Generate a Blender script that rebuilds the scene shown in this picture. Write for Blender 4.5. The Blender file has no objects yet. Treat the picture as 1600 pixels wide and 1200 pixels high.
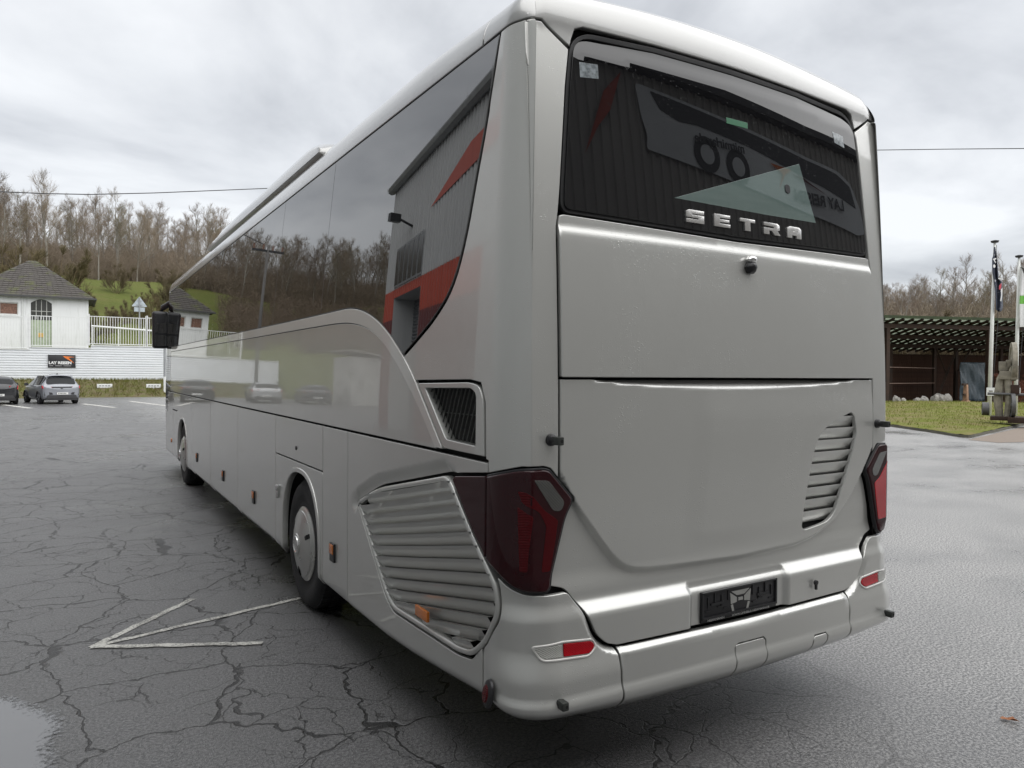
import bpy, bmesh, math, random
import numpy as np
from mathutils import Vector, Matrix, Euler
from mathutils.geometry import delaunay_2d_cdt
random.seed(7); rng = np.random.default_rng(11)
SC_ = bpy.context.scene
COL = SC_.collection
R = math.radians

# ---------------------------------------------------------------- camera
FPX, YAW, PIT, ROL = 1137.47, R(31.1647), R(-0.87158), R(0.4102)
CAM = np.array([-1.5065, -2.43, 1.8287])
CF = np.array([math.sin(YAW)*math.cos(PIT), math.cos(YAW)*math.cos(PIT), math.sin(PIT)])
_r = np.array([math.cos(YAW), -math.sin(YAW), 0.]); _u = np.cross(_r, CF)
CR = _r*math.cos(ROL)+_u*math.sin(ROL); CU = -_r*math.sin(ROL)+_u*math.cos(ROL)
cd = bpy.data.cameras.new('camera'); cam = bpy.data.objects.new('camera', cd); COL.objects.link(cam)
m3 = Matrix((CR.tolist(), CU.tolist(), (-CF).tolist())).transposed()
cam.matrix_world = Matrix.Translation(CAM.tolist()) @ m3.to_4x4()
cd.sensor_fit = 'HORIZONTAL'; cd.sensor_width = 36.0; cd.lens = FPX/1600*36.0
cd.clip_start = .05; cd.clip_end = 3000
SC_.camera = cam
def ray(px, py): return CF+CR*(px-800)/FPX-CU*(py-600)/FPX
def ground(px, py, z=0.):
    r = ray(px, py); return CAM+r*((z-CAM[2])/r[2])
def at_depth(px, py, D): return CAM+ray(px, py)*D
def at_y(px, py, y):
    r = ray(px, py); return CAM+r*((y-CAM[1])/r[1])

# ---------------------------------------------------------------- world, sun, exposure
SUN_EL, SUN_AZ = R(60), R(155)      # azimuth clockwise from the coach's forward axis: behind the camera, to its right
w = bpy.data.worlds.new('World'); SC_.world = w; w.use_nodes = True
nt = w.node_tree; N = nt.nodes; L = nt.links; N.clear()
out = N.new('ShaderNodeOutputWorld'); bg = N.new('ShaderNodeBackground'); L.new(bg.outputs[0], out.inputs[0])
bg.inputs[1].default_value = .1
sky = N.new('ShaderNodeTexSky'); sky.sky_type = 'NISHITA'; sky.sun_disc = False
sky.sun_elevation = SUN_EL; sky.sun_rotation = SUN_AZ
tc = N.new('ShaderNodeTexCoord'); sep = N.new('ShaderNodeSeparateXYZ'); L.new(tc.outputs['Generated'], sep.inputs[0])
def wm(op, a, b=None):
    n = N.new('ShaderNodeMath'); n.operation = op
    for i, v in enumerate((a, b)):
        if v is None: continue
        if isinstance(v, (int, float)): n.inputs[i].default_value = v
        else: L.new(v, n.inputs[i])
    return n.outputs[0]
zz = wm('ADD', wm('ABSOLUTE', sep.outputs[2]), .22)
cmb = N.new('ShaderNodeCombineXYZ')
L.new(wm('DIVIDE', sep.outputs[0], zz), cmb.inputs[0]); L.new(wm('DIVIDE', sep.outputs[1], zz), cmb.inputs[1])
n1 = N.new('ShaderNodeTexNoise'); n1.inputs['Scale'].default_value = 1.15; n1.inputs['Detail'].default_value = 7; n1.inputs['Roughness'].default_value = .52; n1.inputs['Distortion'].default_value = .35
L.new(cmb.outputs[0], n1.inputs['Vector'])
cr = N.new('ShaderNodeValToRGB'); L.new(n1.outputs[0], cr.inputs[0])
cr.color_ramp.elements[0].position = .30; cr.color_ramp.elements[0].color = (2.15, 2.22, 2.36, 1)
cr.color_ramp.elements[1].position = .56; cr.color_ramp.elements[1].color = (4.25, 4.32, 4.4, 1)
e = cr.color_ramp.elements.new(.44); e.color = (3.35, 3.43, 3.55, 1)
mx = N.new('ShaderNodeMix'); mx.data_type = 'RGBA'; mx.inputs[0].default_value = .93
L.new(sky.outputs[0], mx.inputs[6]); L.new(cr.outputs[0], mx.inputs[7]); L.new(mx.outputs[2], bg.inputs[0])
sd = bpy.data.lights.new('sun', 'SUN'); sd.energy = 1.5; sd.angle = R(105); sd.color = (1, .985, .965)
so = bpy.data.objects.new('sun', sd); COL.objects.link(so)
so.rotation_euler = Vector((math.sin(SUN_AZ)*math.cos(SUN_EL), math.cos(SUN_AZ)*math.cos(SUN_EL), math.sin(SUN_EL))).to_track_quat('Z', 'Y').to_euler()
vs = SC_.view_settings; vs.view_transform = 'Standard'; vs.look = 'None'; vs.gamma = 1; vs.use_curve_mapping = False; vs.exposure = 1.2
SC_.cycles.max_bounces = 8; SC_.cycles.diffuse_bounces = 3; SC_.cycles.glossy_bounces = 4; SC_.cycles.transparent_max_bounces = 8
SC_.cycles.caustics_reflective = False; SC_.cycles.caustics_refractive = False

# ---------------------------------------------------------------- materials
class NT:
    def __init__(s, name):
        s.m = bpy.data.materials.new(name); s.m.use_nodes = True; s.t = s.m.node_tree; s.t.nodes.clear()
        s.o = s.n('ShaderNodeOutputMaterial'); s.b = s.n('ShaderNodeBsdfPrincipled'); s.l(s.b.outputs[0], s.o.inputs[0])
    def n(s, t, **k):
        x = s.t.nodes.new(t)
        for a, b in k.items(): setattr(x, a, b)
        return x
    def l(s, a, b): s.t.links.new(a, b)
    def set(s, node, key, v):
        i = node.inputs[key]
        if hasattr(v, 'is_linked') or isinstance(v, bpy.types.NodeSocket): s.l(v, i)
        else: i.default_value = v
    def P(s, **k):
        for a, v in k.items(): s.set(s.b, a.replace('_', ' '), v)
    def pos(s):
        if not hasattr(s, '_p'): s._p = s.n('ShaderNodeTexCoord').outputs['Object']
        return s._p
    def geo(s):
        if not hasattr(s, '_g'): s._g = s.n('ShaderNodeNewGeometry')
        return s._g
    def math(s, op, a, b=0., c=None):
        x = s.n('ShaderNodeMath', operation=op)
        s.set(x, 0, a); s.set(x, 1, b)
        if c is not None: s.set(x, 2, c)
        return x.outputs[0]
    def noise(s, scale, vec=None, detail=4, rough=.55, dist=0.):
        x = s.n('ShaderNodeTexNoise'); s.set(x, 'Vector', vec or s.pos())
        x.inputs['Scale'].default_value = scale; x.inputs['Detail'].default_value = detail; x.inputs['Roughness'].default_value = rough; x.inputs['Distortion'].default_value = dist
        return x
    def vor(s, scale, vec=None, feature='F1'):
        x = s.n('ShaderNodeTexVoronoi', feature=feature); s.set(x, 'Vector', vec or s.pos()); x.inputs['Scale'].default_value = scale
        return x
    def ramp(s, v, stops):
        x = s.n('ShaderNodeValToRGB'); s.l(v, x.inputs[0]); c = x.color_ramp
        while len(c.elements) < len(stops): c.elements.new(.5)
        for e, (p, col) in zip(c.elements, stops):
            e.position = p; e.color = (*col, 1) if isinstance(col, tuple) else (col, col, col, 1)
        return x.outputs[0]
    def rng(s, v, a, b, c=0., d=1.):
        x = s.n('ShaderNodeMapRange'); s.set(x, 0, v)
        for i, q in enumerate((a, b, c, d)): x.inputs[i+1].default_value = q
        return x.outputs[0]
    def mix(s, f, a, b):
        x = s.n('ShaderNodeMix', data_type='RGBA'); s.set(x, 0, f)
        for i, v in ((6, a), (7, b)):
            if isinstance(v, tuple): x.inputs[i].default_value = (*v, 1)
            else: s.l(v, x.inputs[i])
        return x.outputs[2]
    def bump(s, h, strength=.3, dist=.01, nrm=None):
        x = s.n('ShaderNodeBump'); s.set(x, 'Height', h); x.inputs['Strength'].default_value = strength; x.inputs['Distance'].default_value = dist
        if nrm is not None: s.l(nrm, x.inputs['Normal'])
        return x.outputs[0]
    def mapping(s, scale, vec=None, rot=(0, 0, 0)):
        x = s.n('ShaderNodeMapping'); s.l(vec or s.pos(), x.inputs[0]); x.inputs['Scale'].default_value = scale; x.inputs['Rotation'].default_value = rot
        return x.outputs[0]
def rgb(*c): return (*c, 1.0)
def simple(name, col, rough=.5, metal=0., vary=.15, scale=6., spec=.5, coat=0., bump=0., bscale=40.):
    t = NT(name); nz = t.noise(scale, detail=5)
    a = tuple(max(0, c*(1-vary)) for c in col); b = tuple(min(1, c*(1+vary)) for c in col)
    t.P(Base_Color=t.ramp(nz.outputs[0], [(.3, a), (.7, b)]), Roughness=t.rng(nz.outputs[0], .3, .7, max(.02, rough*.85), min(1, rough*1.15)), Metallic=metal)
    t.b.inputs['Specular IOR Level'].default_value = spec
    if coat: t.P(Coat_Weight=coat, Coat_Roughness=.03)
    if bump: t.P(Normal=t.bump(t.noise(bscale, detail=6).outputs[0], bump, .01))
    return t.m
def paint(name, col, metal=.55, rough=.34, drops=True, coat=1., strength=.5):
    """metallic lacquer, wet: fine drops and run-off in the clear coat only"""
    t = NT(name)
    big = t.noise(.9, detail=2)
    t.P(Base_Color=t.mix(big.outputs[0], tuple(c*.96 for c in col), tuple(c*1.04 for c in col)), Metallic=metal, Roughness=rough, Coat_Weight=coat, Coat_Roughness=t.rng(t.noise(2.6, t.mapping((7, 7, .45)), detail=5, rough=.65).outputs[0], .45, .75, .012, .07), Coat_IOR=1.5)
    # orange peel + drops
    if drops:
        v = t.vor(135.); sz = t.n('ShaderNodeSeparateColor'); t.l(v.outputs['Color'], sz.inputs[0])
        keep = t.math('GREATER_THAN', sz.outputs[0], .62)
        rad = t.rng(sz.outputs[1], 0, 1, .16, .40)
        h = t.math('MULTIPLY', t.math('MAXIMUM', t.math('SUBTRACT', 1., t.math('DIVIDE', v.outputs['Distance'], rad)), 0.), keep)
        msk = t.rng(t.noise(2.2, detail=3).outputs[0], .42, .62)
        h = t.math('MULTIPLY', h, msk)
        b1 = t.bump(h, min(1., strength*1.2), .004)
        t.P(Coat_Normal=b1, Normal=t.bump(h, strength*.8, .004))
    return t.m
M = {}
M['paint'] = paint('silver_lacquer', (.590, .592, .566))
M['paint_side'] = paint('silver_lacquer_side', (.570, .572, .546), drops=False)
M['trim'] = paint('pale_lacquer', (.66, .65, .62), metal=.2, rough=.4, drops=False)
M['roof'] = paint('roof_lacquer', (.37, .37, .36), strength=.3)
t = NT('black_tinted_glass'); t.P(Base_Color=rgb(.006, .0065, .007), Roughness=.0, IOR=2.6)
sv = t.mapping((9, 9, .8)); st = t.noise(3., sv, detail=4)
t.P(Roughness=t.rng(st.outputs[0], .55, .8, 0., .10)); M['glass'] = t.m
t = NT('rear_glass'); v = t.vor(120.); sz = t.n('ShaderNodeSeparateColor'); t.l(v.outputs['Color'], sz.inputs[0])
h = t.math('MULTIPLY', t.math('MAXIMUM', t.math('SUBTRACT', 1., t.math('DIVIDE', v.outputs['Distance'], .25)), 0.), t.math('GREATER_THAN', sz.outputs[0], .93))
t.P(Base_Color=rgb(.008, .008, .009), Roughness=.0, IOR=1.58, Normal=t.bump(h, .10, .003)); M['rear_glass'] = t.m
M['black'] = simple('black_rubber', (.012, .012, .013), .6)
M['dark'] = simple('dark_underbody', (.012, .012, .012), .9)
M['plastic'] = simple('black_plastic', (.018, .018, .02), .35, spec=.5)
M['bracket'] = simple('grey_cast_metal', (.06, .065, .06), .4, metal=.5)
M['chrome'] = simple('bright_chrome', (.75, .75, .74), .12, metal=1., vary=.04)
M['letter'] = simple('satin_metal_letter', (.72, .71, .69), .25, metal=.85, vary=.05)
M['tyre'] = simple('tyre_rubber', (.016, .016, .017), .75, bump=.25, bscale=60.)
M['cap'] = simple('silver_wheel_cap', (.48, .48, .46), .3, metal=.75, coat=.5, vary=.06)
def lens(name, col, rough=.08, ribs=0., coat=.5, ior=1.5):
    t = NT(name); nz = t.noise(12.)
    t.P(Base_Color=t.mix(nz.outputs[0], tuple(c*.8 for c in col), tuple(c*1.2 for c in col)), Roughness=rough, Coat_Weight=coat, Coat_Roughness=.01, IOR=ior)
    if ribs:
        wv = t.n('ShaderNodeTexWave', wave_type='BANDS', bands_direction='DIAGONAL'); t.l(t.pos(), wv.inputs[0]); wv.inputs['Scale'].default_value = ribs
        t.P(Normal=t.bump(wv.outputs[1], .35, .004))
    return t.m
M['lens_dark'] = lens('smoked_red_lens', (.026, .002, .004), .05, coat=.15, ior=1.38)
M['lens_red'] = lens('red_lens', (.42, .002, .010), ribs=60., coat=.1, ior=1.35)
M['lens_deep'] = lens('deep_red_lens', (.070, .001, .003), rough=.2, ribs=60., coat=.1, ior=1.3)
M['lens_clear'] = lens('grey_clear_lens', (.085, .085, .08), .15, ribs=50., coat=.2)
M['lens_white'] = lens('clear_white_lens', (.45, .45, .42), .12, ribs=70.)
M['amber'] = lens('amber_lens', (.60, .17, .02), ribs=60.)
M['steel'] = simple('galvanised_steel', (.35, .36, .37), .45, metal=.6)
M['white_paint'] = simple('white_painted_metal', (.72, .73, .72), .5, vary=.08, scale=3.)

# ---------------------------------------------------------------- objects
def prop(o, label=None, cat=None, group=None, kind=None):
    if label: o['label'] = label
    if cat: o['category'] = cat
    if group: o['group'] = group
    if kind: o['kind'] = kind
    return o
def thing(name, label, cat, loc=(0, 0, 0), rz=0., group=None):
    o = bpy.data.objects.new(name, None); COL.objects.link(o); o.empty_display_size = .2
    o.location = loc; o.rotation_euler = (0, 0, rz)
    return prop(o, label, cat, group)
def base_inv(p):
    return (Matrix.Translation(p.location) @ p.rotation_euler.to_matrix().to_4x4()).inverted()
def link(o, parent=None, world=False):
    COL.objects.link(o)
    if parent is not None:
        o.parent = parent
        if world:            # vertices are in world space
            q = parent
            inv = Matrix.Identity(4)
            while q is not None:
                if q.type == 'EMPTY': inv = base_inv(q); break
                q = q.parent
            if parent.type == 'EMPTY': o.matrix_parent_inverse = inv
    return o
def mesh(name, V, Fc, mat, parent=None, smooth=False, world=False, normals=None):
    me = bpy.data.meshes.new(name); me.from_pydata([tuple(map(float, v)) for v in V], [], [tuple(int(i) for i in f) for f in Fc])
    if mat is not None: me.materials.append(mat)
    if smooth: me.polygons.foreach_set('use_smooth', [True]*len(me.polygons))
    me.update()
    if normals is not None: me.normals_split_custom_set_from_vertices([tuple(map(float, n)) for n in normals])
    o = bpy.data.objects.new(name, me); return link(o, parent, world)
class MB:
    """collects simple solids into one mesh"""
    def __init__(s): s.V = []; s.F = []
    def add(s, V, F):
        k = len(s.V); s.V += [tuple(v) for v in V]; s.F += [tuple(i+k for i in f) for f in F]; return s
    def box(s, c, d, rot=None, taper=1.):
        x, y, z = (q/2 for q in d); P = []
        for sz, tp in ((-1, 1.), (1, taper)):
            for sx, sy in ((-1, -1), (1, -1), (1, 1), (-1, 1)): P.append(Vector((sx*x*tp, sy*y*tp, sz*z)))
        if rot is not None: P = [rot @ p for p in P]
        c = Vector(c); P = [p+c for p in P]
        return s.add(P, [(3, 2, 1, 0), (4, 5, 6, 7), (0, 1, 5, 4), (1, 2, 6, 5), (2, 3, 7, 6), (3, 0, 4, 7)])
    def tube(s, pts, rad, n=8, caps=True):
        pts = [Vector(p) for p in pts]; k = len(pts); rad = rad if isinstance(rad, (list, tuple)) else [rad]*k
        V = []; F = []
        for i, p in enumerate(pts):
            d = (pts[min(i+1, k-1)]-pts[max(i-1, 0)]).normalized()
            a = d.cross(Vector((0, 0, 1)) if abs(d.z) < .9 else Vector((1, 0, 0))).normalized(); b = d.cross(a)
            for j in range(n):
                q = 2*math.pi*j/n; V.append(p+(a*math.cos(q)+b*math.sin(q))*rad[i])
        for i in range(k-1):
            for j in range(n): F.append((i*n+j, (i+1)*n+j, (i+1)*n+(j+1) % n, i*n+(j+1) % n))
        if caps: F.append(tuple(range(n))); F.append(tuple((k-1)*n+j for j in range(n-1, -1, -1)))
        return s.add(V, F)
    def lathe(s, prof, c, axis='x', n=32):
        """prof: (along axis, radius)"""
        V = []; F = []; c = Vector(c)
        for a, r in prof:
            for j in range(n):
                q = 2*math.pi*j/n; u, v = r*math.cos(q), r*math.sin(q)
                V.append(c+(Vector((a, u, v)) if axis == 'x' else Vector((u, a, v)) if axis == 'y' else Vector((u, v, a))))
        for i in range(len(prof)-1):
            for j in range(n): F.append((i*n+j, i*n+(j+1) % n, (i+1)*n+(j+1) % n, (i+1)*n+j))
        return s.add(V, F)
    def prism(s, poly, h, z0=0.):
        """poly of 2-D points extruded along z"""
        k = len(poly); V = [(x, y, z0) for x, y in poly]+[(x, y, z0+h) for x, y in poly]
        F = [tuple(range(k-1, -1, -1)), tuple(range(k, 2*k))]+[(i, (i+1) % k, k+(i+1) % k, k+i) for i in range(k)]
        return s.add(V, F)
    def build(s, name, mat, parent=None, smooth=False, world=False):
        return mesh(name, s.V, s.F, mat, parent, smooth, world)
def autosmooth(o, ang=35):
    me = o.data; me.polygons.foreach_set('use_smooth', [True]*len(me.polygons))
    bm = bmesh.new(); bm.from_mesh(me); bmesh.ops.recalc_face_normals(bm, faces=bm.faces)
    for e in bm.edges:
        if len(e.link_faces) == 2 and e.calc_face_angle(0) > R(ang): e.smooth = False
    bm.to_mesh(me); bm.free(); return o
def bevel(o, w=.01, seg=2):
    bm = bmesh.new(); bm.from_mesh(o.data)
    bmesh.ops.recalc_face_normals(bm, faces=bm.faces)
    bmesh.ops.bevel(bm, geom=[e for e in bm.edges if len(e.link_faces) == 2 and e.calc_face_angle(0) > R(30)], offset=w, segments=seg, profile=.6, affect='EDGES')
    bm.to_mesh(o.data); bm.free(); return autosmooth(o)
def text(name, s, size, mat, loc, rot, parent=None, ext=.001, sx=1., bold=0., align='CENTER', world=True):
    c = bpy.data.curves.new(name, 'FONT'); c.body = s; c.size = size; c.extrude = ext; c.align_x = align; c.align_y = 'CENTER'; c.offset = bold
    c.resolution_u = 3; c.materials.append(mat)
    o = bpy.data.objects.new(name, c); o.location = loc; o.rotation_euler = rot; o.scale = (sx, 1, 1)
    return link(o, parent, world)
def copy_tree(o, parent=None):
    c = o.copy(); COL.objects.link(c)
    if parent is not None: c.parent = parent
    for ch in list(o.children): copy_tree(ch, c)
    return c
# body surface and outline helpers
W_ = 2.55; HW = W_/2
TH = R(47.9); RA = .2426; RF = .012
xe = RA*(1-math.cos(TH)); ye = RA*math.sin(TH); Y0A = ye+.02
ARC1 = RA*TH; ARC2 = RF*(math.pi/2-TH); xr = xe+RF*math.cos(TH)
SR = HW-xr; SCN = SR+ARC1+ARC2; YF = 12.62; SF = SCN+(YF-Y0A); RFC = .42; SFC = SF+RFC*math.pi/2; SE = SFC+HW-RFC
ZR = 3.28; RB = .2; SIDE0 = SCN-Y0A        # s = y + SIDE0 on the flanks
def sm(a, b, x):
    t = np.clip((np.asarray(x, float)-a)/(b-a), 0, 1); return t*t*(3-2*t)
def ZB(s): return np.interp(np.abs(s), [0, .77, 1.21, 1.4, 1.5, 1.9, 2.3, 2.64, 3.2, 13.5], [.374, .386, .41, .42, .41, .37, .335, .315, .31, .31])
def outline(a):
    x = np.zeros_like(a); y = np.zeros_like(a); nx = np.zeros_like(a); ny = np.zeros_like(a)
    yB = Y0A-(RA*math.sin(TH)+RF*(1-math.sin(TH)))
    m = a <= SR; x[m] = HW-a[m]; y[m] = yB; ny[m] = -1
    m = (a > SR) & (a <= SR+ARC2); t = np.pi/2-(a[m]-SR)/RF
    x[m] = xe+RF*math.cos(TH)-RF*np.cos(t); y[m] = Y0A-RA*math.sin(TH)+RF*math.sin(TH)-RF*np.sin(t); nx[m] = -np.cos(t); ny[m] = -np.sin(t)
    m = (a > SR+ARC2) & (a <= SCN); t = (SCN-a[m])/RA
    x[m] = RA*(1-np.cos(t)); y[m] = Y0A-RA*np.sin(t); nx[m] = -np.cos(t); ny[m] = -np.sin(t)
    m = (a > SCN) & (a <= SF); y[m] = Y0A+a[m]-SCN; nx[m] = -1
    m = (a > SF) & (a <= SFC); t = (a[m]-SF)/RFC; x[m] = RFC*(1-np.cos(t)); y[m] = YF+RFC*np.sin(t); nx[m] = -np.cos(t); ny[m] = np.sin(t)
    m = a > SFC; x[m] = RFC+a[m]-SFC; y[m] = YF+RFC; ny[m] = 1
    xb, yb, nxb, nyb = x.copy(), y.copy(), nx.copy(), ny.copy()
    m = a <= SCN; sB = HW-RB; tot = sB+RB*np.pi/2; k = a[m]*tot/SCN
    t = np.clip((tot-k)/RB, 0, np.pi/2); q = k < sB
    xb[m] = np.where(q, HW-k, RB*(1-np.cos(t))); yb[m] = np.where(q, Y0A-RB, Y0A-RB*np.sin(t)); nxb[m] = np.where(q, 0, -np.cos(t)); nyb[m] = np.where(q, -1, -np.sin(t))
    f = sm(SCN+1, SCN, a)*.03
    return (x, y+f*np.minimum(1, ((x-HW)/HW)**2), nx, ny), (xb, yb+f*np.minimum(1, ((xb-HW)/HW)**2), nxb, nyb)
def S(s, z, d=0.):
    """body surface: s runs round the plan from the rear centre (positive = left flank), z up the flank and over the roof edge"""
    s = np.atleast_1d(np.asarray(s, float)); z = np.atleast_1d(np.asarray(z, float)); s, z = np.broadcast_arrays(s, z)
    A, B = outline(np.abs(s)); b = sm(.90, 1.0, z)*sm(3.42, 3.26, z)
    x, y, nx, ny = (A[i]*b+B[i]*(1-b) for i in range(4)); l = np.hypot(nx, ny); nx = nx/l; ny = ny/l
    zc = np.minimum(z, ZR); t = np.clip(zc-1.5, 0, None)/1.78
    es = .06*t**1.5; er = .085*t**1.6; ef = .75*(np.clip(zc-1.2, 0, None)/2.1)**1.4
    er = np.where(ny > 0, ef, er); q = ny*ny; e = es*(1-q)+er*q+.05*np.clip((ZB(s)+.07-z)/.07, 0, 1.3)**2
    a_ = np.abs(s); Rh = .15*(1-q)+.17*q; Rv = q*(.20+.08*(1-np.minimum(1, a_/1.2)**2))+(1-q)*(.18+.05*sm(1.4, 2.4, a_)); ph = np.clip((z-ZR)/.19, 0, np.pi/2); e = e+Rh*(1-np.cos(ph)); zz = zc+Rv*np.sin(ph)
    X = x-nx*(e-d); Y = y-ny*(e-d); X = np.where(s < 0, W_-X+.042*sm(.55, 1.05, np.abs(s)), X)
    return np.stack([X, Y, zz], -1)
def Sn(s, z, d):
    """normal of the displaced surface"""
    h = .0015
    du = S(s+h, z, d(s+h, z))-S(s-h, z, d(s-h, z)); dz = S(s, z+h, d(s, z+h))-S(s, z-h, d(s, z-h))
    n = np.cross(dz, du); l = np.linalg.norm(n, axis=-1, keepdims=True); n = n/np.maximum(l, 1e-12)
    return n
def area2(p): x, y = p[:, 0], p[:, 1]; return np.sum(x*np.roll(y, -1)-np.roll(x, -1)*y)/2
def dens(p, h):
    o = []
    for i in range(len(p)):
        a, b = p[i], p[(i+1) % len(p)]; k = max(1, int(math.ceil(np.hypot(*(b-a))/h)))
        for j in range(k): o.append(a+(b-a)*j/k)
    return np.array(o)
def inset(p, d):
    """miter offset of a counter-clockwise polygon towards its inside"""
    e = np.roll(p, -1, 0)-p; n = np.stack([-e[:, 1], e[:, 0]], 1); n /= np.maximum(np.linalg.norm(n, axis=1, keepdims=True), 1e-9)
    n0 = np.roll(n, 1, 0); b = n+n0; k = np.maximum((b*n).sum(1, keepdims=True), .35); return p+b/k*d
def rnd(pts, r=.03, n=5):
    """round the corners of a polygon; r one number or one per corner"""
    pts = [np.array(p, float) for p in pts]; k = len(pts); o = []
    for i, p in enumerate(pts):
        ri = r[i] if isinstance(r, (list, tuple)) else r
        a, b = pts[i-1], pts[(i+1) % k]; u = a-p; v = b-p; lu, lv = np.hypot(*u), np.hypot(*v)
        if ri <= 0 or lu < 1e-6 or lv < 1e-6: o.append(p); continue
        u /= lu; v /= lv; t = min(ri, lu*.45, lv*.45)
        for j in range(n+1):
            q = j/n; o.append((1-q)**2*(p+u*t)+2*q*(1-q)*p+q*q*(p+v*t))
    return np.array(o)
def inside(p, x, y):
    r = np.zeros(len(x), bool)
    for i in range(len(p)):
        (x0, y0), (x1, y1) = p[i-1], p[i]
        c = ((y0 > y) != (y1 > y)); r ^= c & (x < (x1-x0)*(y-y0)/np.where(y1 == y0, 1e-12, y1-y0)+x0)
    return r
def pdist(p, x, y):
    """distance to the outline of p"""
    D = np.full(np.shape(x), 9.)
    for i in range(len(p)):
        a, b = p[i-1], p[i]; e = b-a; l = max(e@e, 1e-12); t = np.clip(((x-a[0])*e[0]+(y-a[1])*e[1])/l, 0, 1)
        D = np.minimum(D, np.hypot(x-a[0]-t*e[0], y-a[1]-t*e[1]))
    return D
zero = lambda s, z: 0*s
def panel(name, poly, mat, parent, d=zero, h=.06, holes=(), gap=.0035, rim=.004, flange=.022, extra=None, mirror=False, off=0., hs=None):
    """a body panel cut out of the surface: outline in (s, z), rolled edge, flange turned inwards"""
    V = []; NV = []; F = []
    hs = hs or h
    dd = (lambda s, z: d(s, z)+off)
    for sgn in ((1, -1) if mirror == 'both' else (-1,) if mirror else (1,)):
        rings = []; src = [np.array(poly, float)]+[np.array(q, float) for q in holes]
        for i, p in enumerate(src):
            if (area2(p) > 0) == (i > 0): p = p[::-1]
            rings.append(dens(p, min(h, .05)))
        I = [inset(p, gap+rim) for p in rings]
        O1 = [inset(p, gap+rim*.3) for p in rings]; O2 = [inset(p, gap) for p in rings]
        o = I[0]; x0, y0 = o.min(0); x1, y1 = o.max(0)
        gx, gy = np.meshgrid(np.arange(x0+hs*.5, x1, hs), np.arange(y0+h*.5, y1, h)); gx = gx.ravel()+rng.uniform(-.02, .02, gx.size)*hs; gy = gy.ravel()
        if extra is not None:
            E = np.array(extra); kk = np.abs(np.abs(gx)-SR-.008) > .035; gx, gy = gx[kk], gy[kk]; gx = np.r_[gx, E[:, 0]]; gy = np.r_[gy, E[:, 1]]
        ok = inside(I[0], gx, gy)
        for q in I[1:]: ok &= ~inside(q, gx, gy)
        for q in I: ok &= pdist(q, gx, gy) > (.004 if extra is not None else min(h, hs)*.35)
        gx, gy = gx[ok], gy[ok]
        pts = np.concatenate(I+[np.stack([gx, gy], 1)]); edges = []; k = 0; nb = sum(len(q) for q in I)
        for q in I:
            edges += [(k+j, k+(j+1) % len(q)) for j in range(len(q))]; k += len(q)
        vo, _, fo, _, _, _ = delaunay_2d_cdt([Vector(p) for p in pts], edges, [], 1, 1e-6)
        P = np.array([tuple(v) for v in vo]); tri = [f for f in fo]
        if len(holes):
            c = np.array([P[list(f)].mean(0) for f in tri]); kp = np.ones(len(tri), bool)
            for q in I[1:]: kp &= ~inside(q, c[:, 0], c[:, 1])
            tri = [f for f, a in zip(tri, kp) if a]
        s, z = P[:, 0], P[:, 1]; base = len(V)
        p3 = S(sgn*s, z, dd(s, z)); nn = Sn(sgn*s, z, lambda a, b: dd(sgn*a, b))
        V += list(p3); NV += list(nn)
        for f in tri:
            a, b, c = (p3[i] for i in f[:3]); nf = np.cross(b-a, c-a)
            F.append([base+i for i in (f if nf@nn[f[0]] > 0 else f[::-1])])
        for q, q1, q2 in zip(I, O1, O2):
            k = len(q); a0 = len(V)
            ps = [S(sgn*r_[:, 0], r_[:, 1], dd(r_[:, 0], r_[:, 1])-dep) for r_, dep in ((q, 0), (q1, rim*.35), (q2, rim), (q2, flange))]
            n0 = Sn(sgn*q[:, 0], q[:, 1], lambda a, b: dd(sgn*a, b)); tg = ps[2]-ps[0]; tg = tg-(tg*n0).sum(1, keepdims=True)*n0; tg /= np.maximum(np.linalg.norm(tg, axis=1, keepdims=True), 1e-9)
            for r_, (wn, wt) in zip(ps, ((1, 0), (.75, .66), (.2, .98), (0, 1))): V += list(r_); NV += list(n0*wn+tg*wt)
            for j in range(k):
                j2 = (j+1) % k
                for lv in range(3):
                    f = (a0+lv*k+j, a0+lv*k+j2, a0+(lv+1)*k+j2, a0+(lv+1)*k+j)
                    nf = np.cross(V[f[1]]-V[f[0]], V[f[3]]-V[f[0]])
                    F.append(f if nf@NV[f[0]]+nf@NV[f[2]] > 0 else f[::-1])
    return mesh(name, V, F, mat, parent, True, True, NV)

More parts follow.
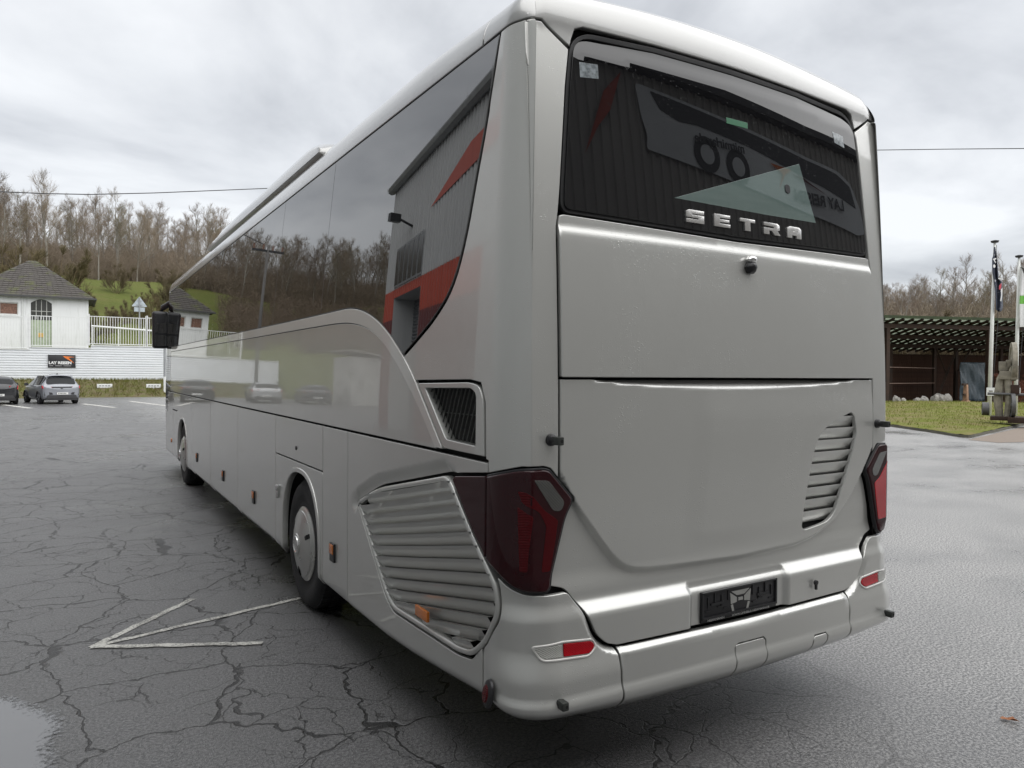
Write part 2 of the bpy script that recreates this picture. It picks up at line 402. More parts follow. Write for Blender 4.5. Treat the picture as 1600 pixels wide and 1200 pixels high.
# ================================================================ GROUND AND TERRAIN
t = NT('wet_cracked_asphalt'); p = t.pos()
sx = t.n('ShaderNodeSeparateXYZ'); t.l(p, sx.inputs[0])
big = t.noise(.23, detail=4); mid = t.noise(1.6, detail=5, rough=.6); fine = t.noise(62., detail=3, rough=.8); grit = t.vor(150.)
dn = t.noise(1.1, detail=4, rough=.6); dn2 = t.noise(7., detail=3)
va = t.n('ShaderNodeVectorMath', operation='MULTIPLY_ADD'); t.l(dn.outputs['Color'], va.inputs[0]); va.inputs[1].default_value = (.55, .55, 0); t.l(p, va.inputs[2])
vb = t.n('ShaderNodeVectorMath', operation='MULTIPLY_ADD'); t.l(dn2.outputs['Color'], vb.inputs[0]); vb.inputs[1].default_value = (.13, .13, 0); t.l(va.outputs[0], vb.inputs[2])
def crack(scale, w0, seed_rot, keep_lo, keep_hi, kscale):
    v = t.vor(scale, t.mapping((1, 1, 0), vb.outputs[0], (0, 0, seed_rot)), 'DISTANCE_TO_EDGE')
    keep = t.rng(t.noise(kscale, t.mapping((1, 1, 1), p, (0, 0, seed_rot+1)), detail=2).outputs[0], keep_lo, keep_hi)
    wd = t.math('MULTIPLY', t.rng(mid.outputs[0], .3, .7, w0*.40, w0*1.0), keep)
    return t.math('MULTIPLY', t.math('MINIMUM', t.math('MULTIPLY', t.math('SUBTRACT', 1., t.math('MINIMUM', t.math('DIVIDE', v.outputs['Distance'], t.math('MAXIMUM', wd, .0006)), 1.)), 2.2), 1.), keep)
c1 = crack(1.15, .016, .4, .20, .30, .5); c2 = crack(2.4, .0155, 1.3, .34, .46, .7); c3 = crack(5.6, .016, 2.2, .45, .56, .9)
zone = t.math('MULTIPLY', t.rng(t.math('ADD', sx.outputs[0], t.math('MULTIPLY', big.outputs[0], 3.)), 1.6, 4.2, 1., 0.), t.rng(sx.outputs[1], -6., -3., .3, 1.))
ck = t.math('MULTIPLY', t.math('MAXIMUM', c1, t.math('MAXIMUM', t.math('MULTIPLY', c2, .9), t.math('MULTIPLY', c3, .7))), zone)
# base colour: grey binder, paler grit, damp stains
wp = t.noise(.55, t.mapping((1, 1.6, 1), p, (0, 0, .5)), detail=5, rough=.6); wet = t.math('MULTIPLY', t.rng(big.outputs[0], .36, .60), t.rng(wp.outputs[0], .38, .60))
g = t.mix(t.rng(fine.outputs[0], .42, .62), (.058, .058, .061), (.235, .232, .23))
g = t.mix(t.rng(mid.outputs[0], .35, .7, 0, .55), g, (.13, .128, .128))
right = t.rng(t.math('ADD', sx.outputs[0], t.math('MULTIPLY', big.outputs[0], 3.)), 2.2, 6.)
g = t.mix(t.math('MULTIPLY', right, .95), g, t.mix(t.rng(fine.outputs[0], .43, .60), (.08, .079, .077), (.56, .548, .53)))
g = t.mix(t.math('MULTIPLY', wet, .35), g, (.05, .05, .052))
g = t.mix(ck, g, (.008, .007, .007))
stone = t.math('MULTIPLY', t.math('GREATER_THAN', t.noise(37., detail=1).outputs[0], .735), .6)
g = t.mix(stone, g, (.016, .016, .016))
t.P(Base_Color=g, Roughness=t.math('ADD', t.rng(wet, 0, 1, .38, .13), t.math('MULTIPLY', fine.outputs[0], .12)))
t.b.inputs['Specular IOR Level'].default_value = .8
hh = t.math('ADD', t.math('MULTIPLY', fine.outputs[0], .35), t.math('SUBTRACT', t.math('MULTIPLY', grit.outputs['Distance'], .35), t.math('MULTIPLY', ck, 1.5)))
hh = t.math('ADD', hh, t.math('MULTIPLY', mid.outputs[0], .35))
bn = t.bump(hh, .6, .012); t.set(bn.node, 'Strength', t.rng(right, 0, 1, .55, .20)); t.P(Normal=bn); M['asphalt'] = t.m
gx = np.r_[-900, -60, np.linspace(-20, 40, 21), 90, 900]; gy = np.r_[-900, -60, np.linspace(-14, 60, 26), 90, 900]
V = [(x, y, 0) for y in gy for x in gx]; n = len(gx)
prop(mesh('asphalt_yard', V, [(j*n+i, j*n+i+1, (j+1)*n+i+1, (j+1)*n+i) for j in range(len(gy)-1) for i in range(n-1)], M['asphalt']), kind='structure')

def ssm(a, b, x):
    q = min(1., max(0., (x-a)/(b-a))); return q*q*(3-2*q)
WALL_Y = 57.0
def hz(x, y):
    dx, dy = x-CAM[0], y-CAM[1]; rho = math.hypot(dx, dy); az = math.degrees(math.atan2(dx, dy))
    A = 3.25*(ssm(WALL_Y+.05, WALL_Y+.30, y) if x > -12.6 else ssm(50, 64, y))
    n = .5*math.sin(x*.11+y*.07)+.35*math.sin(x*.23-y*.17+1.)
    left = A+min(104, max(0, rho-66))*.20+(n if rho > 75 else 0)*min(1, max(0, (rho-75)/20))
    rgt = min(48, max(0, rho-60))*.138+(n*.5 if rho > 66 else 0)
    q = ssm(22, 40, az); z = left*(1-q)+rgt*q
    return z-.25 if z < .02 else z
xs = np.unique(np.r_[np.linspace(-170, 190, 121), np.linspace(-20, 20, 41), -12.61, -12.59]); ysr = np.unique(np.r_[np.linspace(14, 57, 30), 57.05, 57.12, 57.3, np.linspace(58, 260, 80)])
V = [(x, y, hz(x, y)) for y in ysr for x in xs]; n = len(xs)
Fh = []
for j in range(len(ysr)-1):
    for i in range(n-1):
        q = (j*n+i, j*n+i+1, (j+1)*n+i+1, (j+1)*n+i)
        if max(V[k][2] for k in q) > -.2: Fh.append(q)
t = NT('hillside_meadow_and_leaf_litter'); p = t.pos()
sp = t.n('ShaderNodeSeparateXYZ'); t.l(p, sp.inputs[0])
dist = t.math('POWER', t.math('ADD', t.math('POWER', t.math('ADD', sp.outputs[0], 1.5), 2.), t.math('POWER', t.math('ADD', sp.outputs[1], 2.4), 2.)), .5)
nz = t.noise(.07, detail=5); nf = t.noise(1.3, detail=6, rough=.7); nb = t.noise(.3, detail=4)
dd_ = t.math('ADD', dist, t.math('MULTIPLY', t.math('SUBTRACT', nz.outputs[0], .5), 22.))
grass = t.mix(nf.outputs[0], (.060, .078, .018), (.13, .145, .040)); grass = t.mix(t.rng(nb.outputs[0], .45, .7, 0, .5), grass, (.13, .12, .045))
litter = t.mix(nf.outputs[0], (.050, .034, .020), (.125, .088, .052))
isg = t.math('MULTIPLY', t.rng(dd_, 131, 135, 1., 0.), t.rng(sp.outputs[0], 30, 40, 1., 0.))
near = t.rng(nb.outputs[0], .42, .58); 
t.P(Base_Color=t.mix(isg, litter, grass), Roughness=.9, Normal=t.bump(nf.outputs[0], .8, .25)); t.b.inputs['Specular IOR Level'].default_value = .1
prop(mesh('hillside', V, Fh, t.m, smooth=True), kind='structure')

# ---- puddle, painted arrow, bay lines
t = NT('rain_water'); nz = t.noise(26., detail=2)
t.P(Base_Color=rgb(.12, .12, .122), Roughness=.03, IOR=2.1, Normal=t.bump(nz.outputs[0], .03, .004)); M['water'] = t.m; WT = t
pts = [ground(*q, .005) for q in ((-60, 1098), (0, 1088), (28, 1092), (50, 1104), (72, 1110), (93, 1120), (96, 1136), (84, 1150), (78, 1164), (86, 1180), (74, 1200), (40, 1260), (-40, 1300), (-160, 1200))]
pp = dens(rnd([(q[0], q[1]) for q in pts], .5, 4), .06); pp = pp if area2(pp) > 0 else pp[::-1]
rings = [inset(pp, d) for d in (-.10, -.03, .04, .11, .2)]; k = len(pp)
V = [(x, y, .005) for r_ in rings for x, y in r_]; Fp = [(a*k+j, a*k+(j+1) % k, (a+1)*k+(j+1) % k, (a+1)*k+j) for a in range(4) for j in range(k)]+[tuple(4*k+i for i in f) for f in delaunay_2d_cdt([Vector(q) for q in rings[4]], [(j, (j+1) % k) for j in range(k)], [], 1, 1e-9)[2] if max(f) < k]
o = mesh('puddle', V, Fp, M['water']); prop(o, kind='structure')
at_ = o.data.attributes.new('depth', 'FLOAT', 'POINT'); at_.data.foreach_set('value', [v for v in (0., .3, .6, .85, 1.) for _ in range(k)])
t = WT; na = t.n('ShaderNodeAttribute', attribute_name='depth'); tr_ = t.n('ShaderNodeBsdfTransparent'); ms = t.n('ShaderNodeMixShader')
t.l(t.rng(t.math('ADD', na.outputs['Fac'], t.math('MULTIPLY', t.math('SUBTRACT', t.noise(38., detail=4, rough=.7).outputs[0], .5), 1.3)), .32, .62), ms.inputs[0]); t.l(tr_.outputs[0], ms.inputs[1]); t.l(t.b.outputs[0], ms.inputs[2]); t.l(ms.outputs[0], t.o.inputs[0])
t = NT('worn_white_road_paint'); nz = t.noise(70., detail=4, rough=.7); nb = t.noise(5., detail=3)
wear = t.rng(t.math('ADD', nz.outputs[0], t.math('MULTIPLY', nb.outputs[0], .45)), .66, .86)
t.P(Base_Color=t.mix(wear, (.66, .65, .60), (.16, .158, .15)), Roughness=.55, Normal=t.bump(nz.outputs[0], .5, .006)); M['road_paint'] = t.m
def stroke(a, b, w, z=.004, k=40, soft=.005):
    a = Vector(a); b = Vector(b); d = (b-a).normalized(); n = Vector((-d.y, d.x, 0)); V = []; F = []
    for i in range(k+1):
        c = a.lerp(b, i/k); j = .004*math.sin(i*.5)+random.uniform(-.002, .002)
        for s_ in (-1, 1): q = c+n*(s_*(w/2+random.uniform(-soft, soft))+j); V.append((q.x, q.y, z))
    return V, [(2*i, 2*i+1, 2*i+3, 2*i+2) for i in range(k)]
ar = thing('painted_arrow', 'thin worn white arrow painted on the cracked asphalt, pointing away from the coach', 'road marking', tuple(ground(145, 1012)))
tip = ground(143, 1012)
for i, (px, py, w) in enumerate(((302, 936, .055), (470, 935, .05), (410, 1006, .055))):
    V, F = stroke(tip, ground(px, py), w, z=.004+.0015*i); mesh('arrow_stroke', V, F, M['road_paint'], ar, world=True)
for i, (a, b) in enumerate((((-30, 628), (48, 638)), ((130, 631), (180, 637)), ((203, 627), (268, 635)))):
    V, F = stroke(ground(*a), ground(*b), .28, soft=.03)
    prop(mesh('bay_line', V, F, M['road_paint']), ('white parking bay line left of the grey car', 'white parking bay line just right of the grey car', 'white parking bay line in front of the marker post')[i], 'road marking', 'parking bay lines')
# ================================================================ TREES
t = NT('bark'); nz = t.noise(9., t.mapping((3, 3, .6)), detail=5); oi = t.n('ShaderNodeObjectInfo')
t.P(Base_Color=t.mix(oi.outputs['Random'], t.mix(nz.outputs[0], (.10, .085, .065), (.20, .175, .14)), t.mix(nz.outputs[0], (.17, .16, .14), (.34, .32, .28))), Roughness=.9); M['bark'] = t.m
t = NT('twigs'); oi = t.n('ShaderNodeObjectInfo')
t.P(Base_Color=t.ramp(oi.outputs['Random'], [(0., (.13, .098, .072)), (.35, (.19, .145, .105)), (.7, (.23, .185, .135)), (1., (.16, .14, .085))]), Roughness=.9); M['twig'] = t.m
t = NT('shrub_twigs'); oi = t.n('ShaderNodeObjectInfo')
t.P(Base_Color=t.ramp(oi.outputs['Random'], [(0., (.10, .085, .035)), (.4, (.13, .095, .05)), (.75, (.095, .075, .04)), (1., (.15, .13, .055))]), Roughness=.9); M['shrub'] = t.m
def cone(V, F, a, b, r):
    d = b-a; u = d.orthogonal().normalized(); v = d.normalized().cross(u); k = len(V)
    for j in range(3):
        q = 2.094*j; V.append(a+(u*math.cos(q)+v*math.sin(q))*r)
    V.append(b); F += [(k, k+1, k+3), (k+1, k+2, k+3), (k+2, k, k+3)]
def grow(rs, H, spread, lean, nbr, low, bush=False):
    """one bare tree: trunk and limbs, and the twigs"""
    T = MB(); V = []; F = []
    def dirv(base, ang, rot):
        u = base.orthogonal().normalized(); v = base.cross(u); return (base*math.cos(ang)+(u*math.cos(rot)+v*math.sin(rot))*math.sin(ang)).normalized()
    def limb(p, d, ln, r, lvl):
        k = 5 if lvl < 2 else 3; pts = [p.copy()]; dd = d.copy(); rad = [r]
        for i in range(k):
            dd = (dd+Vector((rs.uniform(-1, 1), rs.uniform(-1, 1), rs.uniform(-.4, 1.3)))*.20).normalized(); pts.append(pts[-1]+dd*ln/k); rad.append(r*(1-(i+1)/k*.86))
        if lvl < 2: T.tube(pts, rad, 5 if lvl == 0 else 4, caps=False)
        else:
            for a, b, r0 in zip(pts[:-1], pts[1:], rad): cone(V, F, a, b+(b-a)*.12, max(r0, .011))
        return pts, dd
    stems = 1 if not bush else 9
    for s_ in range(stems):
        if bush: d0 = dirv(Vector((0, 0, 1)), rs.uniform(.1, .75), rs.uniform(0, 6.28)); hgt = H*rs.uniform(.6, 1.)
        else: d0 = (Vector((0, 0, 1))+Vector((rs.uniform(-1, 1), rs.uniform(-1, 1), 0))*lean).normalized(); hgt = H
        n = 10; pts = [Vector((rs.uniform(-.2, .2)*bush, rs.uniform(-.2, .2)*bush, -.4))]; dd = d0
        for i in range(n):
            dd = (dd+Vector((rs.uniform(-1, 1), rs.uniform(-1, 1), .35))*.07).normalized(); pts.append(pts[-1]+dd*hgt/n)
        r0 = H*.0125 if not bush else H*.008
        T.tube(pts, [r0*(1.25 if i == 0 else 1)*(1-i/n)**.8+.012 for i in range(n+1)], 7 if not bush else 4, caps=False)
        for b in range(nbr if not bush else max(3, nbr//3)):
            f = low+(1-low)*((b+rs.random())/(nbr if not bush else max(3, nbr//3))); q = f*n; i = min(n-1, int(q)); p0 = pts[i].lerp(pts[i+1], q-i)
            ax = (pts[i+1]-pts[i]).normalized(); ln = hgt*spread*(1.08-f*.75)*rs.uniform(.7, 1.2)
            b1, d1 = limb(p0, dirv(ax, rs.uniform(.5, 1.05), rs.uniform(0, 6.28)), ln, r0*.42*(1.15-f*.7)+.008, 1)
            for c in range(7):
                fc = .25+.75*(c+rs.random())/7; qi = fc*(len(b1)-1); j = min(len(b1)-2, int(qi)); p1 = b1[j].lerp(b1[j+1], qi-j)
                b2, d2 = limb(p1, dirv((b1[j+1]-b1[j]).normalized(), rs.uniform(.4, .95), rs.uniform(0, 6.28)), ln*rs.uniform(.28, .5), .022, 2)
                for e in range(6):
                    fe = .2+.8*(e+rs.random())/6; qj = fe*(len(b2)-1); m = min(len(b2)-2, int(qj)); p2 = b2[m].lerp(b2[m+1], qj-m)
                    dv = (dirv((b2[m+1]-b2[m]).normalized(), rs.uniform(.3, .9), rs.uniform(0, 6.28))+Vector((0, 0, .42))).normalized(); l3 = ln*rs.uniform(.16, .32)+.2
                    e3 = p2+dv*l3; cone(V, F, p2, e3, .0125)
                    for g_ in range(2):
                        p3 = p2.lerp(e3, rs.uniform(.3, .85)); cone(V, F, p3, p3+(dirv(dv, rs.uniform(.3, .8), rs.uniform(0, 6.28))+Vector((0, 0, .35)))*l3*.85*rs.uniform(.5, .9), .0095)
    return T, V, F
TREES = []; SHRUBS = []
def proto(name, rs, H, spread, lean, nbr, low, bush=False):
    T, V, F = grow(rs, H, spread, lean, nbr, low, bush)
    ma = bpy.data.meshes.new('trunk'); ma.from_pydata([tuple(v) for v in T.V], [], T.F); ma.materials.append(M['shrub' if bush else 'bark']); ma.polygons.foreach_set('use_smooth', [True]*len(ma.polygons))
    mb = bpy.data.meshes.new('crown'); mb.from_pydata([tuple(v) for v in V], [], F); mb.materials.append(M['shrub' if bush else 'twig'])
    return ma, mb
for i in range(7):
    TREES.append(proto('tree', random.Random(100+i), 15, (.32, .40, .27, .44, .36, .30, .40)[i], .06, (15, 17, 14, 19, 16, 15, 18)[i], (.30, .22, .38, .2, .3, .42, .25)[i]))
for i in range(4):
    SHRUBS.append(proto('shrub', random.Random(300+i), 4.2, .34, 0, 14, .2, True))
def plant(name, protos, k, x, y, z, sc, rz, label, cat, group, szz=1.):
    r = thing(name, label, cat, (x, y, z), rz, group)
    for nm, me in zip(('trunk' if cat == 'tree' else 'stem', 'crown'), protos[k % len(protos)]):
        o = bpy.data.objects.new(nm, me); COL.objects.link(o); o.parent = r
    r.scale = (sc, sc, sc*szz); return r
tr = random.Random(5)
def scatter(n, az0, az1, r0, r1, hmin, hmax, name, protos, label, cat, group, base_h, minsep):
    got = []; tries = 0
    while len(got) < n and tries < 20000:
        tries += 1; az = R(tr.uniform(az0, az1)); rh = r0+(r1-r0)*tr.random()**1.25
        x, y = CAM[0]+rh*math.sin(az), CAM[1]+rh*math.cos(az)
        if any((x-a)**2+(y-b)**2 < minsep**2 for a, b in got): continue
        got.append((x, y)); plant(name, protos, tr.randrange(99), x, y, hz(x, y)-.1, tr.uniform(hmin, hmax)/base_h, tr.uniform(0, 6.28), label, cat, group, tr.uniform(.9, 1.15))
scatter(165, -20, 9.5, 127, 185, 7.5, 13., 'bare_tree', TREES, 'bare winter tree in the dense wood above the meadow behind the white building', 'tree', 'bare trees on the hillside behind the white building', 15, 3.3)
scatter(105, 54, 70.5, 74, 125, 5.2, 8.6, 'bare_tree', TREES, 'bare winter tree in the wood on the slope behind the timber shed', 'tree', 'bare trees behind the timber shed', 15, 2.6)
# brush between the trunks: nobody could count it
def brush(name, az0, az1, r0, r1, n, hmin, hmax, seed):
    g = random.Random(seed); V = []; F = []
    for _ in range(n):
        az = R(g.uniform(az0, az1)); rh = r0+(r1-r0)*g.random()**1.2; x, y = CAM[0]+rh*math.sin(az), CAM[1]+rh*math.cos(az); z = hz(x, y); H = g.uniform(hmin, hmax)
        for k in range(12):
            a = Vector((x+g.uniform(-.7, .7), y+g.uniform(-.7, .7), z-.1)); d = Vector((g.uniform(-.35, .35), g.uniform(-.35, .35), 1)).normalized(); b = a+d*H*g.uniform(.4, 1.); cone(V, F, a, b, .032)
            for q in range(5):
                c = a.lerp(b, g.uniform(.25, .9)); cone(V, F, c, c+Vector((g.uniform(-1, 1), g.uniform(-1, 1), g.uniform(.0, 1.2)))*1.1, .022)
    o = mesh(name, V, F, M['twig']); prop(o, kind='stuff'); return o
prop(brush('undergrowth', -24, 9.5, 128, 190, 2500, 1.5, 7., 1), 'brown tangled brush between the trunks of the hillside wood', 'brush')
prop(brush('undergrowth', 54, 70.5, 68, 120, 2300, 1.5, 7.2, 2), 'brown tangled brush on the slope above the timber shed', 'brush')
prop(brush('hedge_growth', -24, -7.5, 72, 118, 420, 1.5, 4.2, 5), 'brown scrub growing over the meadow left of the white building', 'brush')
# single shrubs: around the white building and above the shed
SH = [(150, 70, 3.2, 'broad bare shrub right behind the white building, nearest its roof'), (172, 76, 3.2, 'bare shrub between the white building and the road sign'), (196, 82, 2.8, 'rounded bare shrub just left of the road sign'), (214, 90, 2.6, 'bare shrub on the meadow directly behind the road sign'),
      (236, 76, 4.2, 'dense dark bare shrub right of the road sign'), (258, 82, 5.6, 'bare shrub standing next to the coach mirror'), (128, 92, 2.8, 'bare shrub on the meadow edge above the right eave of the white building'), (95, 95, 7.5, 'wide fan-shaped bare bush rising behind the white building roof peak'),
      (20, 92, 7.5, 'bare bush behind the left slope of the white building roof'), (275, 95, 5.5, 'bare shrub on the meadow half hidden by the coach'), (182, 105, 4.5, 'small bare bush high up on the green meadow')]
for i, (px, rh, H, lb) in enumerate(SH):
    az = math.atan((px-800)/FPX)+YAW; x, y = CAM[0]+rh*math.sin(az), CAM[1]+rh*math.cos(az)
    plant('bare_shrub', SHRUBS, i, x, y, hz(x, y)-.1, H/4.2, i*1.7, lb, 'shrub', 'shrubs on the slope')
for i, (px, rh, H, lb) in enumerate(((1440, 66, 6.6, 'large rounded olive-brown bush rising behind the timber shed roof'), (1490, 69, 5.4, 'bare bush behind the shed roof, right of the large rounded bush'), (1545, 67, 5.0, 'bare bush behind the shed roof near the flagpoles'), (1398, 68, 5.2, 'bare bush behind the shed roof beside the coach'))):
    az = math.atan((px-800)/FPX)+YAW; x, y = CAM[0]+rh*math.sin(az), CAM[1]+rh*math.cos(az)
    plant('bare_shrub', SHRUBS, i+1, x, y, max(.2, hz(x, y))+.4, H/4.2, i*2.1, lb, 'shrub', 'shrubs behind the shed')
# hillside seen only in the coach windows: the wood goes on to the left
scatter(40, -38, -24, 125, 165, 11, 16, 'bare_tree', TREES, 'bare winter tree of the wood seen mirrored in the coach windows', 'tree', 'bare trees mirrored in the windows', 15, 4.)
# ================================================================ WHITE BUILDING, WALL, FENCE
t = NT('white_render'); nz = t.noise(1.2, detail=5); st = t.noise(3., t.mapping((2.2, 2.2, .25)), detail=4)
t.P(Base_Color=t.mix(t.rng(st.outputs[0], .55, .8, 0, .6), t.mix(nz.outputs[0], (.74, .75, .75), (.82, .83, .83)), (.52, .53, .50)), Roughness=.85, Normal=t.bump(t.noise(60.).outputs[0], .15, .01)); M['render'] = t.m
t = NT('mossy_slate'); nz = t.noise(1.1, detail=5); nf = t.noise(9., detail=3)
t.P(Base_Color=t.mix(t.rng(nz.outputs[0], .52, .66, 0, .8), t.mix(nf.outputs[0], (.035, .031, .028), (.085, .075, .066)), (.085, .095, .025)), Roughness=.7); M['slate'] = t.m
M['door_green'] = simple('pale_green_paint', (.36, .42, .30), .6)
M['old_glass'] = simple('dim_window_glass', (.05, .05, .045), .15)
M['rust'] = simple('rust_stained_wood', (.20, .11, .08), .8, vary=.5, scale=9.)
M['frame'] = simple('pale_window_frame', (.55, .55, .52), .6)
M['roof_edge'] = simple('dark_gutter', (.06, .06, .06), .6)
HX0, HX1, HY0, HY1, HB, HE, HP = -7.7, -.42, 61., 67.6, 3.1, 7.15, 10.1
hut = thing('pump_house', 'small white building with a mossy slate hip roof and an arched window door', 'building', ((HX0+HX1)/2, HY0, HB))
DX0, DX1, DZ = -4.05, -2.75, 6.98
# front wall in pieces round the openings so that the recesses are real
wb = MB()
def wallbox(x0, x1, z0, z1, y0=HY0, th=.3): wb.box(((x0+x1)/2, y0+th/2, (z0+z1)/2), (x1-x0, th, z1-z0))
WZ0, WZ1 = 5.75, 6.65
wins = [(-5.95, -4.80), (-7.25, -6.35)]
cuts = [HX0, wins[1][0], wins[1][1], wins[0][0], wins[0][1], DX0, DX1, HX1]
for k in range(0, 7):
    a, b = cuts[k], cuts[k+1]
    if k in (1, 3): wallbox(a, b, HB, WZ0); wallbox(a, b, WZ1, HE)
    elif k == 5: wallbox(a, b, DZ, HE)
    else: wallbox(a, b, HB, HE)
wb.box((HX0+.15, (HY0+.3+HY1)/2, (HB+HE)/2), (.3, HY1-HY0-.3, HE-HB)); wb.box((HX1-.15, (HY0+.3+HY1)/2, (HB+HE)/2), (.3, HY1-HY0-.3, HE-HB)); wb.box(((HX0+HX1)/2, HY1-.15, (HB+HE)/2), (HX1-HX0-.6, .3, HE-HB))
wb.build('wall', M['render'], hut, world=True)
for a, b in wins:
    f = MB(); cx, cz = (a+b)/2, (WZ0+WZ1)/2
    f.box((cx, HY0+.10, WZ1-.04), (b-a, .08, .07)).box((cx, HY0+.10, WZ0+.04), (b-a, .08, .07)); f.box((a+.035, HY0+.10, cz), (.07, .08, WZ1-WZ0-.16)).box((b-.035, HY0+.10, cz), (.07, .08, WZ1-WZ0-.16))
    fo = f.build('window', M['frame'], hut, world=True)
    MB().box((cx, HY0+.14, cz), (b-a-.1, .03, WZ1-WZ0-.1)).build('boarded_pane', M['rust'], fo, world=True)
    MB().box((cx, HY0-.04, WZ0-.04), (b-a+.16, .16, .07)).build('sill', M['render'], fo, world=True)
# arched door with a glazed upper half
n = 12; arc = [(DX0+(DX1-DX0)*i/n, DZ-.30+.30*math.sin(math.pi*i/n)) for i in range(n+1)]
sp = MB(); V = [(x, HY0+.001, z) for x, z in arc]+[(DX1, HY0+.001, DZ+.001), (DX0, HY0+.001, DZ+.001)]; V2 = [(x, HY0+.28, z) for x, _, z in V]
k = len(V); sp.add(V+V2, [tuple(range(k)), tuple(range(2*k-1, k-1, -1))]+[(i, i+1, k+i+1, k+i) for i in range(n)]); sp.build('arch_head', M['render'], hut, world=True)
dm = 5.45
dr = MB().box(((DX0+DX1)/2, HY0+.16, (HB+dm)/2), (DX1-DX0-.02, .06, dm-HB)).build('door', M['door_green'], hut, world=True)
MB().box(((DX0+DX1)/2, HY0+.20, (dm+DZ)/2), (DX1-DX0-.02, .03, DZ-dm)).build('door_glass', M['old_glass'], dr, world=True)
for k in range(1, 4): MB().box((DX0+(DX1-DX0)*k/4, HY0+.17, (dm+DZ)/2), (.04, .05, DZ-dm-.1)).build('glazing_bar', M['frame'], dr, world=True)
MB().box(((DX0+DX1)/2, HY0+.168, 6.1), (DX1-DX0-.05, .05, .04)).build('glazing_bar', M['frame'], dr, world=True)
MB().box(((DX0+DX1)/2-.05, HY0+.11, 4.35), (.34, .03, .30)).build('door_notice', simple('amber_notice', (.62, .40, .10), .6), dr, world=True)
MB().tube([(-4.55, HY0-.06, HB), (-4.55, HY0-.06, HE-.1)], .045, 8).build('downpipe', M['white_paint'], hut, world=True)
rf = MB(); E_ = .42; x0, x1, y0, y1 = HX0-E_, HX1+E_, HY0-E_, HY1+E_; ax0, ax1, ay = -4.35, -3.75, (HY0+HY1)/2
V = [(x0, y0, HE), (x1, y0, HE), (x1, y1, HE), (x0, y1, HE), (ax0, ay, HP), (ax1, ay, HP)]
rf.add(V, [(0, 1, 5, 4), (1, 2, 5), (2, 3, 4, 5), (3, 0, 4), (3, 2, 1, 0)]); rfo = rf.build('roof', M['slate'], hut, world=True)
# slates: courses of small tiles on the front and right slopes
sl = MB()
def slates(A, B, C, D, rows, wdt):
    A, B, C, D = map(Vector, (A, B, C, D)); nrm = (B-A).cross(D-A).normalized()
    for r_ in range(rows):
        t0 = r_/rows; a, b = A.lerp(D, t0), B.lerp(C, t0); a2, b2 = A.lerp(D, (r_+1.25)/rows), B.lerp(C, (r_+1.25)/rows)
        L_ = (b-a).length; kk = max(1, int(L_/wdt))
        for i in range(kk):
            o = (.5 if r_ % 2 else 0)
            u0, u1 = (i+o+.04)/kk, (i+o+.96)/kk
            if u1 > 1.0: u1 = 1.0
            if u0 >= 1: continue
            lift = nrm*(.030+random.uniform(0, .02)); q = [a.lerp(b, u0)+lift, a.lerp(b, u1)+lift, a2.lerp(b2, u1)+nrm*.008, a2.lerp(b2, u0)+nrm*.008]
            q += [a.lerp(b, u0)+nrm*.002, a.lerp(b, u1)+nrm*.002]
            sl.add(q, [(0, 1, 2, 3), (4, 5, 1, 0)])
slates(V[0], V[1], V[5], V[4], 17, .34); slates(V[1], V[2], V[5], V[5], 17, .34)
prop(sl.build('slates', M['slate'], rfo, world=True), kind='stuff')
g = MB(); g.box(((x0+x1)/2, y0-.05, HE-.02), (x1-x0, .12, .12)).box((x1+.05, (y0+y1)/2, HE-.02), (.12, y1-y0, .12)); g.build('gutter', M['roof_edge'], hut, world=True)
# corrugated white retaining wall: profiled sheet, three steps
t = NT('white_profiled_sheet'); nz = t.noise(.7, detail=4); st = t.noise(2., t.mapping((.5, 1, 5)), detail=4)
t.P(Base_Color=t.mix(t.rng(st.outputs[0], .58, .75, 0, .5), t.mix(nz.outputs[0], (.66, .68, .70), (.80, .82, .83)), (.45, .46, .45)), Roughness=.45); M['sheet'] = t.m
def xat(px, py): return float(at_y(px, py, WALL_Y)[0])
steps = [(-12.6, xat(46, 560), 3.20), (xat(46, 560), xat(142, 560), 3.36), (xat(142, 560), 9.5, 3.56)]
rw = thing('retaining_wall', 'long white profiled metal retaining wall above the parked cars', 'wall', (-1, WALL_Y, 1.0))
for a, b, zt in steps:
    V = []; F = []; z = .95; prof = []
    while z < zt-.02:
        for dz, dy in ((0, 0), (.055, 0), (.075, .045), (.125, .045), (.145, 0)):
            if z+dz <= zt: prof.append((z+dz, dy))
        z += .17
    xsn = [a, (a+b)/2, b]
    for x in xsn:
        for z_, dy in prof: V.append((x, WALL_Y+dy, z_))
    m_ = len(prof)
    for i in range(2):
        for j in range(m_-1): F.append((i*m_+j, (i+1)*m_+j, (i+1)*m_+j+1, i*m_+j+1))
    mesh('sheet_panel', V, F, M['sheet'], rw, world=True)
    MB().box(((a+b)/2, WALL_Y+.04, zt), (b-a, .16, .06)).build('coping', M['white_paint'], rw, world=True)
